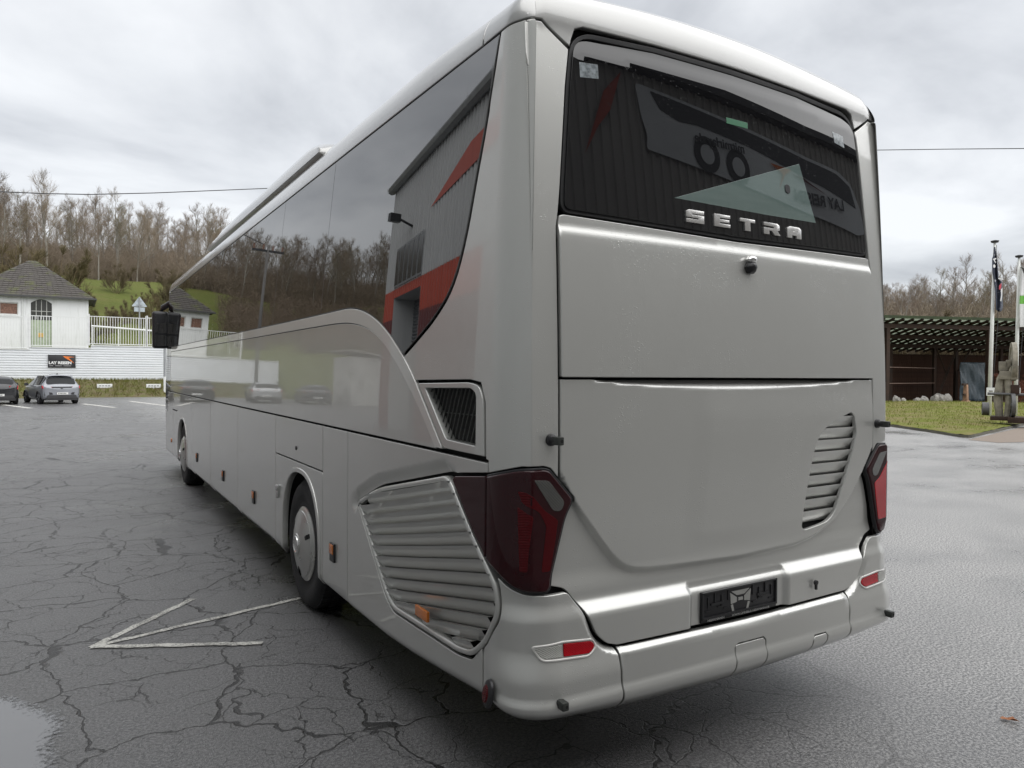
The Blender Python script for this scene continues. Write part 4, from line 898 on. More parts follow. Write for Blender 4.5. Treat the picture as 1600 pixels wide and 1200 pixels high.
# roller door in a deep reveal
o3 = lambda w, dpt, z: tuple(HA+dW*w+nW*dpt+Vector((0, 0, z)))
rv = MB(); rv.add([o3(dw0, .02, 0), o3(dw0, -.7, 0), o3(dw0, -.7, dz1), o3(dw0, .02, dz1)], [(0, 1, 2, 3)]); rv.add([o3(dw1, .02, 0), o3(dw1, -.7, 0), o3(dw1, -.7, dz1), o3(dw1, .02, dz1)], [(3, 2, 1, 0)]); rv.add([o3(dw0, .02, dz1), o3(dw0, -.7, dz1), o3(dw1, -.7, dz1), o3(dw1, .02, dz1)], [(0, 1, 2, 3)])
rv.build('door_reveal', M['clad'], hall, world=True)
V = []; F = []; z = 0; k = 0
while z < dz1: V += [o3(dw0, -.70, z), o3(dw1, -.70, z), o3(dw0, -.66, z+.06), o3(dw1, -.66, z+.06)]; z += .12
F = [(2*i, 2*i+1, 2*i+3, 2*i+2) for i in range(len(V)//2-1)]; mesh('roller_door', V, F, simple('grey_roller_door', (.13, .14, .15), .5), hall, world=True)
for i in range(6):
    a = 1.6+i*.62; f = MB().add([o3(a, .07, 5.10), o3(a+.56, .07, 5.10), o3(a+.56, .07, 6.45), o3(a, .07, 6.45), o3(a, .0, 5.10), o3(a+.56, .0, 5.10), o3(a+.56, .0, 6.45), o3(a, .0, 6.45)], [(0, 1, 2, 3), (0, 4, 5, 1), (1, 5, 6, 2), (2, 6, 7, 3), (3, 7, 4, 0)]).build('window', M['steel'], hall, world=True)
    MB().add([o3(a+.05, .075, 5.17), o3(a+.51, .075, 5.17), o3(a+.51, .075, 6.38), o3(a+.05, .075, 6.38)], [(0, 1, 2, 3)]).build('pane', M['old_glass'], f, world=True)
fl_ = MB().tube([o3(3.4, 0, 6.9), o3(3.4, .5, 7.1)], .04, 6).build('floodlight', M['plastic'], hall, world=True); MB().box(o3(3.4, .62, 7.1), (.34, .22, .26)).build('lamp_head', M['plastic'], fl_, world=True)
def fasc(nm, pts, th, hgt, mat):
    return mesh(nm, [(p[0], p[1], p[2]) for p in pts]+[(p[0], p[1], p[2]+hgt) for p in pts], [(0, 1, 3, 2)] if len(pts) == 2 else [], mat, hall, world=True)
MB().tube([o3(-.2, .12, HH+.05), o3(Lw, .12, HH+.05)], .16, 8).build('gutter', M['steel'], hall, world=True)
rb = cladding('flat_roof', (.16, .16, .16)); mesh('roof', [o3(-.2, .1, HH), o3(Lw, .1, HH), (-2.4, -30, HH+1.5), (-28, -30, HH+1.5), (-28, 21, HH+1.5)], [(0, 1, 2, 3, 4)], rb, hall, world=True)
ribwall('wall', Vector((-28, 25.0, 0)), Vector((20.4, -4, 0)).normalized(), Vector((.19, .98, 0)), 0, 20.78, 0, HH, M['clad'], .5)
# red stripe rising on the wall near the camera
def onwall(pts, mat, nm, dpt=.06):
    V = [o3(w, dpt, z) for w, z in pts]; return mesh(nm, V, [tuple(range(len(V)))], mat, hall, world=True)
onwall([(5.6, 7.0), (14., 7.5), (14., 8.1), (9.0, 7.9)], M['red_clad'], 'red_stripe')
# back wing with the printed coach
B0 = Vector((-2.4, -8.5, 0)); dB = Vector((1, 0, 0)); nB = Vector((0, 1, 0)); BH = 9.4
ribwall('wall', B0, dB, nB, 0, 30, 0, BH, M['clad_dark'], .30)
MB().box((12.6, -8.35, BH), (30.4, .3, .22)).build('gutter', M['plastic'], hall, world=True)
mesh('roof', [(-2.5, -8.3, BH), (27.7, -8.3, BH), (27.7, -30, BH+1), (-2.5, -30, BH+1)], [(0, 1, 2, 3)], rb, hall, world=True)
MB().box((27.7, -19, BH/2), (.2, 21.5, BH)).build('wall', M['clad'], hall, world=True)
# ================================================================ THE COACH
coach = thing('coach', 'big silver touring coach with dark tinted windows parked on the wet asphalt', 'coach', (HW, 6.5, 0))
M_ = lambda p: [(-a, b) for a, b in p]           # mirror an outline across the centre line

# ---- outlines (metres on the body surface)
glass_p = rnd([(1.027, 2.60), (1.03, 2.507), (0, 2.489), (-1.03, 2.507), (-1.027, 2.60), (-.985, 3.04), (-.952, 3.285), (-.5, 3.304), (0, 3.308), (.5, 3.304), (.952, 3.285), (.985, 3.04)], [.03, .11, 0, .11, .03, 0, .13, 0, 0, 0, .13, 0], 7)
hatch_p = rnd([(1.055, 1.806), (1.055, 1.385), (.975, 1.302), (1.018, 1.232), (1.070, 1.046), (1.094, .945), (1.025, .925), (.957, .846), (.893, .722), (.845, .68), (.79, .662), (0, .656),
     (-.79, .662), (-.845, .68), (-.893, .722), (-.957, .846), (-1.025, .925), (-1.094, .945), (-1.070, 1.046), (-1.018, 1.232), (-.975, 1.302), (-1.055, 1.385), (-1.055, 1.806)], [.01, .01, .02, .03, .1, .01, .02, .03, .03, .02, .02, 0, .02, .02, .03, .03, .02, .01, .1, .03, .02, .01, .01])
lid_p = rnd([(1.055, 1.811), (1.055, 2.44), (1.046, 2.488), (1.025, 2.494), (0, 2.476), (-1.025, 2.494), (-1.046, 2.488), (-1.055, 2.44), (-1.055, 1.811)], [.01, .05, .02, .02, 0, .02, .02, .05, .01])
tail_p = rnd([(1.425, 1.395), (1.231, 1.440), (1.132, 1.441), (1.105, 1.432), (.985, 1.302), (1.026, 1.235), (1.078, 1.046), (1.106, .945), (1.130, .927), (1.214, .930), (1.275, .952), (1.345, 1.0), (1.425, 1.035)], [.006, .08, .02, .02, .03, .04, .1, .02, .02, .05, .04, .05, .006])
tail2_p = rnd([(1.425, 1.395), (1.728, 1.358), (1.757, 1.338), (1.560, 1.145), (1.425, 1.042)], [.006, .01, .012, .05, .006])
louv_o = rnd([(3.10, 1.034), (2.75, 1.165), (2.37, 1.243), (1.85, 1.345), (1.79, 1.325), (1.547, 1.105), (1.345, .95), (1.325, .82), (1.43, .665), (1.56, .572), (1.70, .548), (2.50, .520), (2.62, .575), (2.93, .87)], [.02, .12, .1, .03, .03, .12, .06, .05, .06, .05, .05, .06, .05, .1])
louv_i = inset(louv_o if area2(louv_o) > 0 else louv_o[::-1], .034)
vent_o = rnd([(2.188, 1.776), (1.60, 1.789), (1.505, 1.775), (1.462, 1.70), (1.450, 1.468), (1.862, 1.468)], [.01, .05, .05, .04, .01, .01])
vent_i = rnd([(2.085, 1.748), (1.585, 1.757), (1.537, 1.735), (1.534, 1.512), (1.835, 1.518)], [.01, .03, .03, .01, .02])
SMX = 13.05
trim_top = [(SMX, 2.245), (9, 2.235), (3.9, 2.232), (3.45, 2.236), (3.25, 2.232), (3.053, 2.204), (2.829, 2.145), (2.62, 2.055), (2.395, 1.921), (2.206, 1.776), (1.87, 1.466)]
trim_low = [(SMX, 2.165), (9, 2.158), (3.84, 2.153), (3.5, 2.150), (3.30, 2.142), (3.045, 2.113), (2.821, 2.058), (2.612, 1.962), (2.35, 1.79), (2.125, 1.62), (1.958, 1.466)]
def smooth_line(p, n=4):
    p = np.array(p, float)
    for _ in range(2):
        q = [p[0]]
        for a, b in zip(p[:-1], p[1:]): q += [a*.75+b*.25, a*.25+b*.75]
        p = np.array(q+[p[-1]])
    return p.tolist()
trim_top = smooth_line(trim_top); trim_low = smooth_line(trim_low)
wrear = smooth_line([(2.395, 1.924), (2.2, 2.01), (2.007, 2.098), (1.811, 2.226), (1.693, 2.431), (1.604, 2.716), (1.543, 2.90), (1.497, 3.092), (1.448, 3.274)])

# ---- relief functions
crease = np.array([(-1.2, 1.60), (-1.06, 1.44), (-.975, 1.315), (-.86, 1.165), (-.75, 1.055), (-.60, .995), (-.43, .968), (0, .953), (.43, .962), (.60, .969), (.70, .985), (.78, 1.045), (.86, 1.145), (.975, 1.29), (1.06, 1.44), (1.2, 1.6)])
def crz(s):
    return sum(np.interp(s+o, crease[:, 0], crease[:, 1]) for o in (-.04, -.02, 0, .02, .04))/5
def ridge(s, z):      # shoulder at z .83 shared by the engine hatch and the bumper ends
    return .022*sm(.885, .805, z)
def d_hatch(s, z):
    k = z-crz(s); slope = 1/np.sqrt(1+np.minimum(2., np.abs(np.gradient(crease[:, 1], crease[:, 0])).max())*0)
    dn = -.032*sm(.004, -.034, k)
    fade = sm(.93, .99, z)
    o = dn + .032*sm(.875, .80, z)*1.0+.020*sm(.885, .805, z)
    g = np.clip(1-(s/.90)**2, 0, 1); zz = 1.803-.050*g**.7
    o = o-.034*sm(0, 1, (z-zz)/np.maximum(.012, 1.812-zz))*np.minimum(1, g*6)
    # number plate recess
    cx = np.maximum(np.abs(s-.015)-.315, 0); cz = np.maximum(np.maximum(z-.832, .50-z), 0); o = o-.024*sm(.035, .0, np.hypot(cx, cz))
    # centre swage
    o = o+.006*sm(.35, .20, s+.12*(z-1.4))*sm(1.78, 1.6, z)*sm(1.0, 1.1, z)
    return o
def d_glass(s, z): return -.013*np.clip((z-np.interp(np.abs(s), [0, .5, .95], [3.238, 3.231, 3.185]))/.065, 0, 2)**1.2
def d_lid(s, z): return .016*sm(2.43, 2.475, z)*0-.0*s+.012*sm(2.455, 2.40, z)
HPA = np.array(hatch_p)
def d_bumper(s, z):
    a = np.abs(s); side = sm(1.46, 1.20, a)
    o = ridge(s, z)*side
    lip = .030*sm(.80, .74, a)*sm(.70, .64, z)+.030*sm(.70, .56, z)*sm(.74, .80, a)*side
    o = o+lip+.012*sm(.515, .475, z)*side-.014*sm(.47, .40, z)*side
    dist = pdist(HPA, np.asarray(a, float), np.asarray(z, float))
    o = o-.030*sm(.036, .002, dist)*sm(.92, .66, z)
    return o
def d_side(s, z):     # soft hollow above the louvre frame
    zt = np.interp(s, [1.79, 1.85, 2.37, 2.75, 3.10, 3.13], [1.33, 1.345, 1.243, 1.165, 1.034, 1.0])
    k = z-zt; return -.026*sm(.085, .015, k)*sm(-.05, -.0, k)*sm(1.70, 1.82, s)*sm(3.22, 3.08, s)

creaseline = [(c, q) for c in (SR-.006, SR-.001, SR+.003, SR+.006, SR+ARC2, SR+ARC2+.004, SR+ARC2+.02) for q in np.arange(1.0, 3.3, .01)]
# ---- dark inner hull behind the joints
def core():
    V = []; F = []
    ss = np.r_[np.linspace(0, SR, 10), np.linspace(SR+.005, SCN, 10), np.linspace(SCN+.1, SF, 60), np.linspace(SF+.03, SFC, 8), np.linspace(SFC+.1, SE, 6)]
    full = np.r_[ss, -ss[::-1][1:-1]]; zs = [1.13, 1.6, 2.2, 2.8, 3.28, 3.38, 3.43]; n = len(full)
    for z in zs: V += list(S(full, z, -.05))
    for i in range(len(zs)-1):
        for j in range(n): F.append((i*n+j, i*n+(j+1) % n, (i+1)*n+(j+1) % n, (i+1)*n+j))
    k = len(V)
    for lo, hi in ((-3.82, 3.82), (5.02, 10.8), (12.05, 2*SE-12.05), (2*SE-10.8, 2*SE-5.02)):
        q = np.linspace(lo, hi, 60); q = np.where(q > SE, q-2*SE, q); V += list(S(q, np.maximum(ZB(q)+.06, .45), -.05))+list(S(q, 1.13, -.05))
        F += [(k+j, k+j+1, k+60+j+1, k+60+j) for j in range(59)]; k = len(V)
    return mesh('inner_hull', V, F, M['dark'], coach, False, True)
core()
ub = MB()
for y0, y1 in ((.12, 2.62), (3.85, 9.7), (11.05, 12.9)): ub.box((HW, (y0+y1)/2, .72), (2.38, y1-y0, .60))
ub.box((HW, 6.5, .80), (1.3, 12.6, .7))
ub.build('underbody', M['dark'], coach, world=True)

# ---- rear panels
panel('engine_hatch', hatch_p, M['paint'], coach, d_hatch, h=.0115, holes=[rnd([(-0.859, 1.622), (-0.8823, 1.602), (-0.9005, 1.507), (-0.8635, 1.385), (-0.786, 1.208), (-0.7361, 1.097), (-0.6873, 1.05), (-0.614, 1.035), (-0.496, 1.022), (-0.472, 1.039), (-0.483, 1.129), (-0.535, 1.334), (-0.5757, 1.457), (-0.6262, 1.529), (-0.7361, 1.586)], [.006, .01, .02, .05, .05, .03, .03, .03, .015, .015, .03, .05, .03, .03, .05])], gap=.003, rim=.004, extra=[(a, float(crz(np.array([a]))[0])+o) for a in np.arange(-1.03, 1.031, .009) for o in (.012, .004, -.004, -.012, -.020, -.028, -.034, -.042)])
hatch = bpy.data.objects['engine_hatch']
panel('boot_lid', lid_p, M['paint'], coach, d_lid, h=.03, gap=.002, rim=.004)
panel('rear_window', glass_p, M['rear_glass'], coach, d_glass, h=.025, gap=.010, rim=.003, off=.004)
rear_window = bpy.data.objects['rear_window']
panel('window_seal', np.array(inset(glass_p if area2(glass_p) > 0 else glass_p[::-1], -.006)), M['black'], coach, h=.05, holes=[inset(glass_p if area2(glass_p) > 0 else glass_p[::-1], .012)], gap=.0, rim=.003, off=-.004)
pil = [(1.421, 1.402), (1.231, 1.446), (1.132, 1.447), (1.100, 1.437), (1.061, 1.395), (1.061, 2.44), (1.050, 2.50), (1.0385, 2.60), (.997, 3.04), (.973, 3.205), (1.108, 3.294), (1.30, 3.284), (1.44, 3.282), (1.455, 3.22)]
pil += [(a-.012+.004*(b > 3.0), b-.012) for a, b in wrear[::-1] if 1.95 < b < 3.2]+[(2.41, 1.903), (2.222, 1.787), (1.60, 1.797), (1.498, 1.785), (1.453, 1.70), (1.442, 1.459), (1.421, 1.456)]
for mi, nm in ((False, 'rear_pillar'), (True, 'rear_pillar')):
    panel(nm, pil, M['paint'], coach, h=.035, extra=creaseline, mirror=mi, gap=.002)
# bumper
be = rnd([(1.352, .985), (1.281, .943), (1.214, .922), (1.128, .919), (1.03, .921), (.963, .843), (.899, .717), (.848, .673), (.792, .655), (.779, .386)]+[(s, float(ZB(s))) for s in (.9, 1.05, 1.21, 1.3, 1.4, 1.452)]+[(1.452, .62), (1.448, .655), (1.415, .68), (1.318, .81), (1.332, .94)], [.03, .03, .04, .05, .015, .04, .03, .02, .01, .01]+[0]*6+[.01, .02, .02, .04, .03])
bc = [(.787, .657), (0, .651), (-.787, .657), (-.774, .386), (-.6, .382), (-.3, .377), (0, .374), (.3, .377), (.6, .382), (.774, .386)]
for mi in (False, True): panel('bumper_end', be, M['paint'], coach, d_bumper, h=.012, mirror=mi, gap=.002)
f1 = rnd([(.097, .55), (.097, .372), (-.116, .372), (-.116, .55)], [.02, 0, 0, .02]); f2 = rnd([(-.475, .488), (-.475, .375), (-.592, .375), (-.592, .488)], [.02, 0, 0, .02])
bcp = [(.787, .657), (0, .651), (-.787, .657), (-.774, .386), (-.5945, .3823)]+[(-.5945, .47), (-.58, .4905), (-.487, .4905), (-.4725, .47)]+[(-.4725, .3795), (-.1185, .3755), (-.1185, .535), (-.10, .5525), (.08, .5525), (.0995, .535), (.0995, .3755), (.3, .377), (.6, .382), (.774, .386)]
panel('bumper_centre', bcp, M['paint'], coach, d_bumper, h=.018, gap=.002, rim=.003)
panel('towing_cover', rnd([(.097, .545), (.08, .55), (-.10, .55), (-.116, .535), (-.116, .3755), (.097, .3755)], .006), M['paint'], coach, d_bumper, h=.018, gap=.002, rim=.003)
panel('towing_cover', rnd([(-.475, .47), (-.487, .488), (-.58, .488), (-.592, .47), (-.592, .382), (-.475, .3793)], .006), M['paint'], coach, d_bumper, h=.018, gap=.002, rim=.003)

# ---- rear louvre in the hatch: one slat each
def slats(name, poly_i, z_of, n, s0, s1, mat, parent, depth=.03, out=.006, mirror=False, overlap=1.25, seg=40, fol=zero):
    poly_i = np.array(poly_i)
    me0 = []
    for i in range(n):
        s = np.linspace(s0, s1, seg*3); zc = z_of(i+.5, s); ok = inside(poly_i, s, zc)
        if ok.sum() < 5: continue
        s = np.linspace(s[ok].min()-.012, s[ok].max()+.012, seg)
        zt = z_of(i+.5+overlap*.5, s); zb = z_of(i+.5-overlap*.5, s)
        prof = [(0, -depth), (.5, -depth*.5+out*.5), (1.0, out), (.985, out-.004), (.95, -.024)]
        V = []; F = []
        for t, dp in prof: V += list(S(s if not mirror else -s, zt+(zb-zt)*t, dp+fol(s, zt+(zb-zt)*t)))
        for a in range(len(prof)-1):
            for j in range(seg-1): F.append((a*seg+j, a*seg+j+1, (a+1)*seg+j+1, (a+1)*seg+j))
        o = mesh(name, V, F, mat, parent, True, True)
        autosmooth(o, 22)
rl = rnd([(-0.859, 1.622), (-0.8823, 1.602), (-0.9005, 1.507), (-0.8635, 1.385), (-0.786, 1.208), (-0.7361, 1.097), (-0.6873, 1.05), (-0.614, 1.035), (-0.496, 1.022), (-0.472, 1.039), (-0.483, 1.129), (-0.535, 1.334), (-0.5757, 1.457), (-0.6262, 1.529), (-0.7361, 1.586)], .01)
slats('slat', rl, lambda i, s: 1.605-.0615*i-.0*s, 10, -.96, -.45, M['paint'], hatch, depth=.035, out=-.001, overlap=1.05)
panel('louvre_shadow_box', inset(rl if area2(rl) > 0 else rl[::-1], -.03), M['dark'], hatch, h=.1, off=-.07, flange=.01)

# ---- flank panels (left; the right flank mirrors the big ones)
zs = 1.448
p1 = [(3.278, zs), (3.278, .311), (2.64, .316), (2.3, .336), (1.9, .371), (1.5, .411), (1.458, .416), (1.458, .60), (1.47, .645)]+[(1.562, .564), (1.70, .541), (2.508, .513), (2.632, .572), (2.942, .868), (3.113, 1.036), (2.756, 1.174), (2.372, 1.252), (1.856, 1.354), (1.79, 1.360), (1.728, 1.366), (1.424, 1.402), (1.424, zs)]
panel('side_flap', rnd(p1, [.006, .02, 0, 0, 0, 0, 0, .01, .01, .02, .03, .05, .05, .08, .03, .1, .08, .02, .01, .01, .006, .006]), M['paint_side'], coach, d_side, h=.017, gap=.003)
louvre = panel('louvre_frame', louv_o, M['paint_side'], coach, h=.03, holes=[louv_i], gap=.003, rim=.012, flange=.045, off=.006)
lz = lambda i, s: (1.262-.0605*i)+.225*(2.0-s)*.90+.02
slats('slat', inset(louv_i, -.002), lz, 14, 1.33, 3.08, M['paint_side'], louvre, depth=.027, out=.012, seg=60, overlap=1.05)
panel('louvre_shadow_box', inset(louv_i, -.02), M['dark'], louvre, h=.15, off=-.06, flange=.005)
vent = panel('vent_frame', vent_o, M['paint_side'], coach, h=.04, holes=[vent_i], gap=.003, rim=.005, flange=.05, off=.004)
panel('vent_shadow_box', inset(vent_i if area2(vent_i) > 0 else vent_i[::-1], -.015), M['dark'], vent, h=.15, off=-.075, flange=.004)
vi = np.array(vent_i)
for k in range(19):
    s0 = 1.42+k*.042; q = np.linspace(0, 1, 60); ss = s0+.115*q; zz = 1.758-.25*q; ok = inside(vi, ss, zz)
    if ok.sum() < 4: continue
    pts = S(ss[ok][[0, -1]], zz[ok][[0, -1]], -.020)
    MB().tube(pts, .0042, 5).build('bar', M['bracket'], vent, world=True)
q = S(np.array([2.0, 1.535]), np.array([1.637, 1.640]), -.024); MB().tube(q, .003, 5).build('cross_bar', M['bracket'], vent, world=True)
panel('side_flap', rnd([(3.284, zs), (3.818, zs), (3.818, .311), (3.284, .311)], .006), M['paint_side'], coach, h=.08, gap=.0025)
panel('side_flap', rnd([(3.824, zs), (5.198, zs), (5.198, 1.127), (3.824, 1.127)], .006), M['paint_side'], coach, h=.1, gap=.0025)
def arch_line(c, hw, top, n=28, zb=.30):
    o = []
    for i in range(n+1):
        q = math.pi*i/n; o.append((c-hw*math.copysign(abs(math.cos(q))**.82, math.cos(q)), .50+(top-.50)*math.sin(q)**.9 if 0 < i < n else .50))
    return [(c-hw, zb)]+o+[(c+hw, zb)]
def archpanel(s0, s1, ztop, c, hw, top, zb=.311):
    return [(s0, zb), (s0, ztop), (s1, ztop), (s1, zb)]+arch_line(c, hw, top, zb=zb)[::-1]
panel('wheel_arch_panel', archpanel(3.824, 5.198, 1.121, 4.42, .545, 1.075), M['paint_side'], coach, h=.07, gap=.0025)
ao = arch_line(4.42, .552, 1.082, zb=.315); ai = arch_line(4.42, .512, 1.043, zb=.315)
panel('arch_lip', ao+ai[::-1], M['paint_side'], coach, h=.05, gap=.0005, rim=.008, flange=.05, off=.010)
for a, b in ((5.204, 6.869), (6.875, 8.645), (8.651, 10.30)):
    panel('side_flap', rnd([(a, zs), (b, zs), (b, .311), (a, .311)], .006), M['paint_side'], coach, h=.15, gap=.0025)
panel('wheel_arch_panel', archpanel(10.306, 12.60, zs, 11.42, .58, 1.08), M['paint_side'], coach, h=.12, gap=.0025)
panel('arch_lip', arch_line(11.42, .587, 1.087, zb=.315)+arch_line(11.42, .55, 1.05, zb=.315)[::-1], M['paint_side'], coach, h=.06, gap=.0005, rim=.008, flange=.05, off=.008)
panel('front_corner_panel', [(12.606, .311), (12.606, zs), (13.45, zs), (13.45, .311)], M['paint_side'], coach, h=.06)
panel('side_panel', [(SMX, 1.457), (1.965, 1.457)]+trim_low[::-1], M['paint_side'], coach, h=.12, gap=.003)
panel('side_trim', trim_top+trim_low[::-1], M['trim'], coach, h=.05, hs=.12, gap=.001, rim=.003, off=.006)
panel('front_corner_panel', [(SMX+.006, 1.457), (SMX+.006, 2.23), (13.45, 2.25), (13.45, 1.457)], M['glass'], coach, h=.08)
# side windows, pane by pane
divs = [(3.72, 3.93), (5.09, 5.40), (6.75, 6.95), (8.35, 8.55), (9.95, 10.10), (11.5, 11.55)]
tt = np.array(trim_top[::-1])
def wz(s): return np.interp(s, tt[:, 0], tt[:, 1])+.004
prev = [(a, b) for a, b in wrear]
for k, (a, b) in enumerate(divs+[(12.95, 13.05)]):
    bot = np.linspace(prev[0][0], b, 30)
    if k == 0: bot = np.linspace(2.395, b, 40)
    last = k == len(divs)
    lead = [(b, float(wz(b))), (a, 3.274)] if not last else [(13.05, 2.25), (12.95, 3.274)]
    poly = prev[::-1]+[(float(s), float(wz(s))) for s in bot[1:-1]]+lead
    panel('side_window', poly, M['glass'], coach, h=.08, gap=.0015, rim=.002, off=.002)
    prev = [lead[0], lead[1]]
panel('windscreen', [(13.07, 2.26), (12.97, 3.27), (SE-.001, 3.27), (SE-.001, 1.1), (13.47, 1.1), (13.47, 2.26)], M['glass'], coach, h=.12, mirror='both', gap=.001)
panel('front_panel', [(13.456, .311), (13.456, 1.09), (SE-.001, 1.09), (SE-.001, .311)], M['paint_side'], coach, h=.1, mirror='both', gap=.001)
# right flank
panel('side_panel', [(1.424, zs), (1.424, .411), (1.9, .371), (2.3, .336), (2.64, .316), (3.6, .311), (3.87, .311)]+arch_line(4.42, .545, 1.075, zb=.311)+[(5.0, .311), (10.8, .311)]+arch_line(11.42, .58, 1.08, zb=.311)+[(13.45, .311), (13.45, zs)], M['paint_side'], coach, h=.12, mirror=True)
panel('side_panel', [(1.97, 1.457), (13.45, 1.457), (13.45, 2.2)]+[(a, b) for a, b in trim_top if a < 13 and b > 1.47], M['paint_side'], coach, h=.12, mirror=True)
panel('side_window', [(12.95, 3.274), (13.05, 2.26)]+[(a, b+.006) for a, b in trim_top if a < 13 and b > 1.93]+wrear[1:], M['glass'], coach, h=.12, mirror=True)
panel('vent_frame', vent_o, M['paint_side'], coach, h=.08, mirror=True)

# ---- roof
ztop = ZR+.19*math.pi/2-.001
rc = [(1.6, 3.2825), (1.44, 3.286), (1.30, 3.288), (1.108, 3.300), (.966, 3.216), (.958, 3.25), (.94, 3.295), (.90, 3.3085), (.5, 3.3145), (0, 3.318), (-.5, 3.3145), (-.90, 3.3085), (-.94, 3.295), (-.958, 3.25), (-.966, 3.216), (-1.108, 3.300), (-1.30, 3.288), (-1.44, 3.286), (-1.6, 3.2825), (-1.6, ztop), (1.6, ztop)]
cl2 = [(sg*c, q) for sg in (1, -1) for c in (SR-.006, SR-.001, SR+.003, SR+.006, SR+ARC2, SR+ARC2+.004, SR+ARC2+.02) for q in np.arange(3.3, 3.57, .008)]
panel('rear_roof_cap', rc, M['roof'], coach, h=.03, extra=cl2, gap=.002, flange=.03)
for mi in (False, True):
    panel('roof_edge', [(1.605, 3.282), (SE-.001, 3.282), (SE-.001, ztop), (1.605, ztop)], M['roof'], coach, h=.04, hs=.12, gap=.002, mirror=mi, flange=.02)
ss = np.r_[np.linspace(.001, SR, 14), np.linspace(SR+.004, SCN, 14), np.linspace(SCN+.1, SF, 60), np.linspace(SF+.03, SFC, 8), np.linspace(SFC+.05, SE-.001, 8)]
a = S(ss, ztop-.002); V = []; F = []
for p in a:
    for j in range(9):
        t = j/8; x = p[0]+(W_-2*p[0])*t; V.append((x, p[1], p[2]+.05*(1-(2*t-1)**2)*float(sm(.34, 2.0, p[1]))*float(sm(13.0, 11.5, p[1]))))
for i in range(len(ss)-1):
    for j in range(8): F.append((i*9+j, (i+1)*9+j, (i+1)*9+j+1, i*9+j+1))
autosmooth(mesh('roof', V, F, M['roof'], coach, True, True), 60)
# air-conditioning fairing on the roof
V = []; F = []; ys = np.r_[3.10, 3.12, 3.18, 3.28, 3.4, 3.6, np.linspace(3.8, 7.2, 8), 7.6, 7.9, 8.15, 8.35, 8.42]
for y in ys:
    e = min(1, max(0., (y-3.10)/.35))**.5; f = min(1, max(0., (8.42-y)/1.1))**.55; k = .12+.88*min(e, 1)*1.0; k = min(k, .12+.88*f)
    h = .19*k
    prof = [(.14, 3.485), (.105, 3.50), (.105, 3.53+.03*k), (.135, 3.50+h*.62), (.21, 3.50+h*.88), (.36, 3.50+h), (.8, 3.50+h*1.12), (HW, 3.50+h*1.2)]
    row = prof+[(W_-x, z) for x, z in prof[::-1][1:]]
    V += [(x, y, z) for x, z in row]
n = len(row)
for i in range(len(ys)-1):
    for j in range(n-1): F.append((i*n+j, (i+1)*n+j, (i+1)*n+j+1, i*n+j+1))
F.append(tuple(range(n))); F.append(tuple((len(ys)-1)*n+j for j in range(n-1, -1, -1)))
autosmooth(mesh('roof_fairing', V, F, M['roof'], coach, True, True), 50)
MB().box((HW, 5.75, 3.465), (2.18, 5.1, .09)).build('fairing_base', M['black'], coach, world=True)

# ---- tail lights
for mi in (False, True):
    lampo = panel('tail_light', tail_p, M['lens_dark'], coach, h=.018, gap=.006, rim=.010, flange=.03, off=.012, mirror=mi, extra=[p for p in creaseline if .93 < p[1] < 1.45])
    panel('side_lens', tail2_p, M['lens_dark'], lampo, h=.05, gap=.004, rim=.006, off=.010, mirror=mi)
    panel('lamp_surround', np.array(inset(tail_p if area2(tail_p) > 0 else tail_p[::-1], -.002)), M['plastic'], lampo, h=.05, holes=[inset(tail_p if area2(tail_p) > 0 else tail_p[::-1], .012)], gap=0., rim=.004, off=.004, mirror=mi)
    k = panel('reversing_lens', rnd([(1.190, 1.398), (1.115, 1.392), (1.035, 1.296), (1.055, 1.258), (1.095, 1.262)], [.01, .02, .02, .02, .03]), M['lens_clear'], lampo, h=.02, gap=.002, rim=.001, flange=.004, off=.0142, mirror=mi)
    if not mi:
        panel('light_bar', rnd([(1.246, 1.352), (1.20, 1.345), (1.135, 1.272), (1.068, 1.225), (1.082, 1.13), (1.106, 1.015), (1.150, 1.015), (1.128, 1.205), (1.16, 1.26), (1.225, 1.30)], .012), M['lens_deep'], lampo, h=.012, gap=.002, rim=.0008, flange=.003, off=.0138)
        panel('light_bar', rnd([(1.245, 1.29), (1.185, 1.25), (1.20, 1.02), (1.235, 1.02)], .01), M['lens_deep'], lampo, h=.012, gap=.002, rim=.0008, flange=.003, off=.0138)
    else:  # right bar painted brighter red than the left, for its lit look
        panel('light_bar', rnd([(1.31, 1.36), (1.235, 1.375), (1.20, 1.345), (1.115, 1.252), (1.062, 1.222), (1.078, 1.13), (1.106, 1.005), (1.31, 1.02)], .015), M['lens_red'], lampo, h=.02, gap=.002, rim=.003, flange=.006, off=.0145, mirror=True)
# fog lights in the bumper ends
for mi in (False, True):
    fo = rnd([(1.19, .716), (1.07, .726), (.915, .712), (.90, .683), (.94, .652), (1.155, .664)], [.012, 0, .03, .03, .03, .02])
    fl = panel('fog_light', [(1.19, .715), (1.07, .722), (1.07, .666), (1.155, .668)], M['lens_white'], coach, d_bumper, h=.02, gap=.002, rim=.003, off=.005, mirror=mi)
    panel('red_lens', rnd([(1.068, .722), (.925, .710), (.906, .686), (.935, .658), (1.068, .666)], [.004, .02, .02, .02, .004]), M['lens_red'], fl, d_bumper, h=.02, gap=.002, rim=.003, off=.006, mirror=mi)
    panel('light_frame', inset(fo if area2(fo) > 0 else fo[::-1], -.006), M['trim'], fl, d_bumper, h=.03, holes=[inset(fo if area2(fo) > 0 else fo[::-1], .004)], gap=0, rim=.004, off=.006, mirror=mi)

